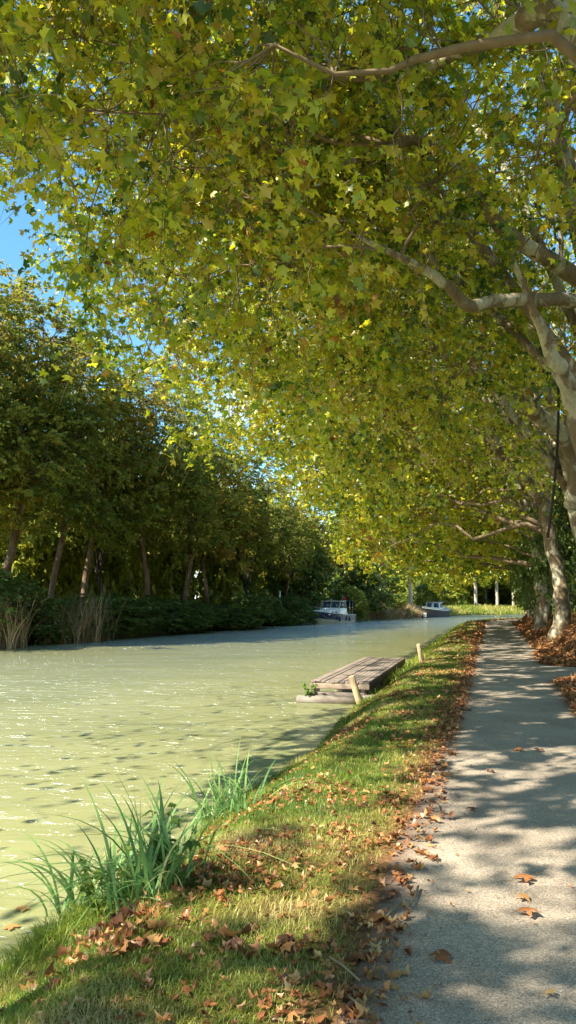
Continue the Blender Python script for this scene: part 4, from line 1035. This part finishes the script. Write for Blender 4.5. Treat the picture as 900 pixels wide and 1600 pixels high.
for sg in (1, -1):
    for x in (-.3, .5, 1.3): window(bg, [(x, sg*1.09, 1.0), (x+.45, sg*1.09, 1.0), (x+.45, sg*1.04, 1.28), (x, sg*1.04, 1.28)])
m1 = MB(); prism(m1, rectp(-2.3, -.6, 1.05, .8), rectp(-2.3, -.7, .95, 2.25)); m1.build('wheelhouse', M['white_paint'], bg, bevel=.03)
window(bg, [(-.63, .15, 1.5), (-.63, .85, 1.5), (-.67, .8, 2.1), (-.67, .15, 2.1)]); window(bg, [(-.63, -.85, 1.5), (-.63, -.15, 1.5), (-.67, -.15, 2.1), (-.67, -.8, 2.1)])
for sg in (1, -1): window(bg, [(-2.1, sg*1.02, 1.45), (-.85, sg*1.02, 1.45), (-.85, sg*.98, 2.1), (-2.1, sg*.98, 2.1)])
m1 = MB(); m1.box((-1.45, 0, 2.3), (2.1, 2.25, .08)); m1.build('roof', M['grey_paint'], bg, bevel=.02)
m1 = MB(); prism(m1, rectp(-4.6, -2.3, 1.15, .75), rectp(-4.5, -2.3, 1.05, 1.6)); m1.build('aft_cabin', M['cream_paint'], bg, bevel=.04)
for sg in (1, -1): window(bg, [(-4.0, sg*1.13, 1.05), (-3.0, sg*1.13, 1.05), (-3.0, sg*1.08, 1.4), (-4.0, sg*1.08, 1.4)])
m1 = MB(); m1.tube([(-2.6, -.7, 1.5), (-2.6, -.7, 2.5)], .07, 8); m1.build('chimney', M['black_paint'], bg, True)
# covered bundle on the foredeck
th = np.linspace(0, math.pi, 9); sec = []
for x, k2 in ((2.3, .6), (2.7, .95), (3.2, 1), (3.8, .9), (4.15, .55)):
    sec.append([(x+rng.normal()*.03, math.cos(a)*.95*k2, .85+math.sin(a)*.62*k2*(1+.1*rng.normal())) for a in th])
m1 = MB(); loft(m1, sec); m1.build('tarpaulin', M['purple_cloth'], bg, True)
sec = [[(x+1.65, y*.8+.1, z*.9+.2) for x, y, z in q] for q in np.array(sec)[:3]*np.array([.8, .6, .95])]
m1 = MB(); m1.box((4.0, .15, 1.25), (.3, .7, .3), .3); m1.build('pink_cushion', M['pink_cloth'], bg, bevel=.1)
for x in (3.6, 1.5):
    m1 = MB(); m1.tube([(x, -1.6, .3), (x, -1.65, .4), (x, -1.65, .8), (x, -1.6, .9)], [.04, .10, .10, .04], 8); m1.build('fender', M['white_paint'], bg, True)
m1 = MB(); m1.tube([(-5.2, -1.1, .9), (-5.3, -1.1, 1.5), (-5.3, 1.1, 1.5), (-5.2, 1.1, .9)], .025, 6); m1.build('stern_rail', M['steel'], bg, True)

# ------------------------------------------------------------------ camera, light, sky
cam = bpy.data.cameras.new('camera'); co = bpy.data.objects.new('camera', cam); C.objects.link(co)
co.location = (0, 0, EYE); co.rotation_euler = (math.pi/2+PITCH, 0, 0)
cam.sensor_fit = 'VERTICAL'; cam.sensor_height = 24; cam.lens = 24*F/1600
cam.clip_end = 5000; cam.clip_start = .05
bpy.context.scene.camera = co
sl = bpy.data.lights.new('sun', 'SUN'); sl.energy = 4.8; sl.angle = math.radians(.4); sl.color = (1, .92, .77)
so = bpy.data.objects.new('sun', sl); C.objects.link(so)
tosun = Vector((SUN_TO[0]*math.cos(SUN_EL), SUN_TO[1]*math.cos(SUN_EL), math.sin(SUN_EL)))
so.rotation_euler = tosun.to_track_quat('Z', 'Y').to_euler(); so.location = (0, 0, 40)
w = bpy.data.worlds.new('World'); bpy.context.scene.world = w; w.use_nodes = True
nt = w.node_tree; nt.nodes.clear()
sky = N(nt, 'ShaderNodeTexSky', sky_type='NISHITA', sun_disc=False); sky.sun_elevation = SUN_EL
sky.sun_rotation = math.atan2(SUN_TO[0], SUN_TO[1])
sky.air_density = 1.0; sky.dust_density = .3; sky.ozone_density = 1.2
tc = N(nt, 'ShaderNodeTexCoord'); sx = N(nt, 'ShaderNodeSeparateXYZ'); L(nt, tc.outputs['Generated'], sx.inputs[0])
mp = N(nt, 'ShaderNodeMapping'); mp.inputs['Scale'].default_value = (1, 1, 2.6); L(nt, tc.outputs['Generated'], mp.inputs[0])
no = N(nt, 'ShaderNodeTexNoise', Scale=2.4, Detail=7.0, Roughness=.6); L(nt, mp.outputs[0], no.inputs['Vector'])
mr = N(nt, 'ShaderNodeMapRange'); mr.inputs[1].default_value = .02; mr.inputs[2].default_value = .42; mr.inputs[3].default_value = .30; mr.inputs[4].default_value = -.35
L(nt, sx.outputs['Z'], mr.inputs[0])
ad = N(nt, 'ShaderNodeMath', operation='ADD'); L(nt, no.outputs['Fac'], ad.inputs[0]); L(nt, mr.outputs[0], ad.inputs[1])
cr_ = ramp(nt, [(.52, (0, 0, 0)), (.72, (1, 1, 1))]); L(nt, ad.outputs[0], cr_.inputs['Fac'])
mx = N(nt, 'ShaderNodeMix', data_type='RGBA'); L(nt, cr_.outputs[0], mx.inputs[0]); tn = N(nt, 'ShaderNodeMix', data_type='RGBA', blend_type='MULTIPLY'); tn.inputs[0].default_value = 1; L(nt, sky.outputs[0], tn.inputs[6]); tn.inputs[7].default_value = (.66, 1.08, 1.12, 1); L(nt, tn.outputs[2], mx.inputs[6]); mx.inputs[7].default_value = (9.0, 9.3, 9.8, 1)
bgd = N(nt, 'ShaderNodeBackground', Strength=.086); wo = N(nt, 'ShaderNodeOutputWorld')
L(nt, mx.outputs[2], bgd.inputs['Color']); L(nt, bgd.outputs[0], wo.inputs['Surface'])
sc = bpy.context.scene
sc.view_settings.view_transform = 'Standard'; sc.view_settings.look = 'None'; sc.view_settings.exposure = 1.7; sc.view_settings.gamma = 1
sc.cycles.max_bounces = 8; sc.cycles.diffuse_bounces = 6; sc.cycles.transmission_bounces = 4; sc.cycles.glossy_bounces = 2; sc.cycles.use_denoising = True; sc.cycles.sample_clamp_indirect = 6; sc.cycles.sample_clamp_direct = 8
print('faces', sum(len(o.data.polygons) for o in C.objects if o.type == 'MESH'))
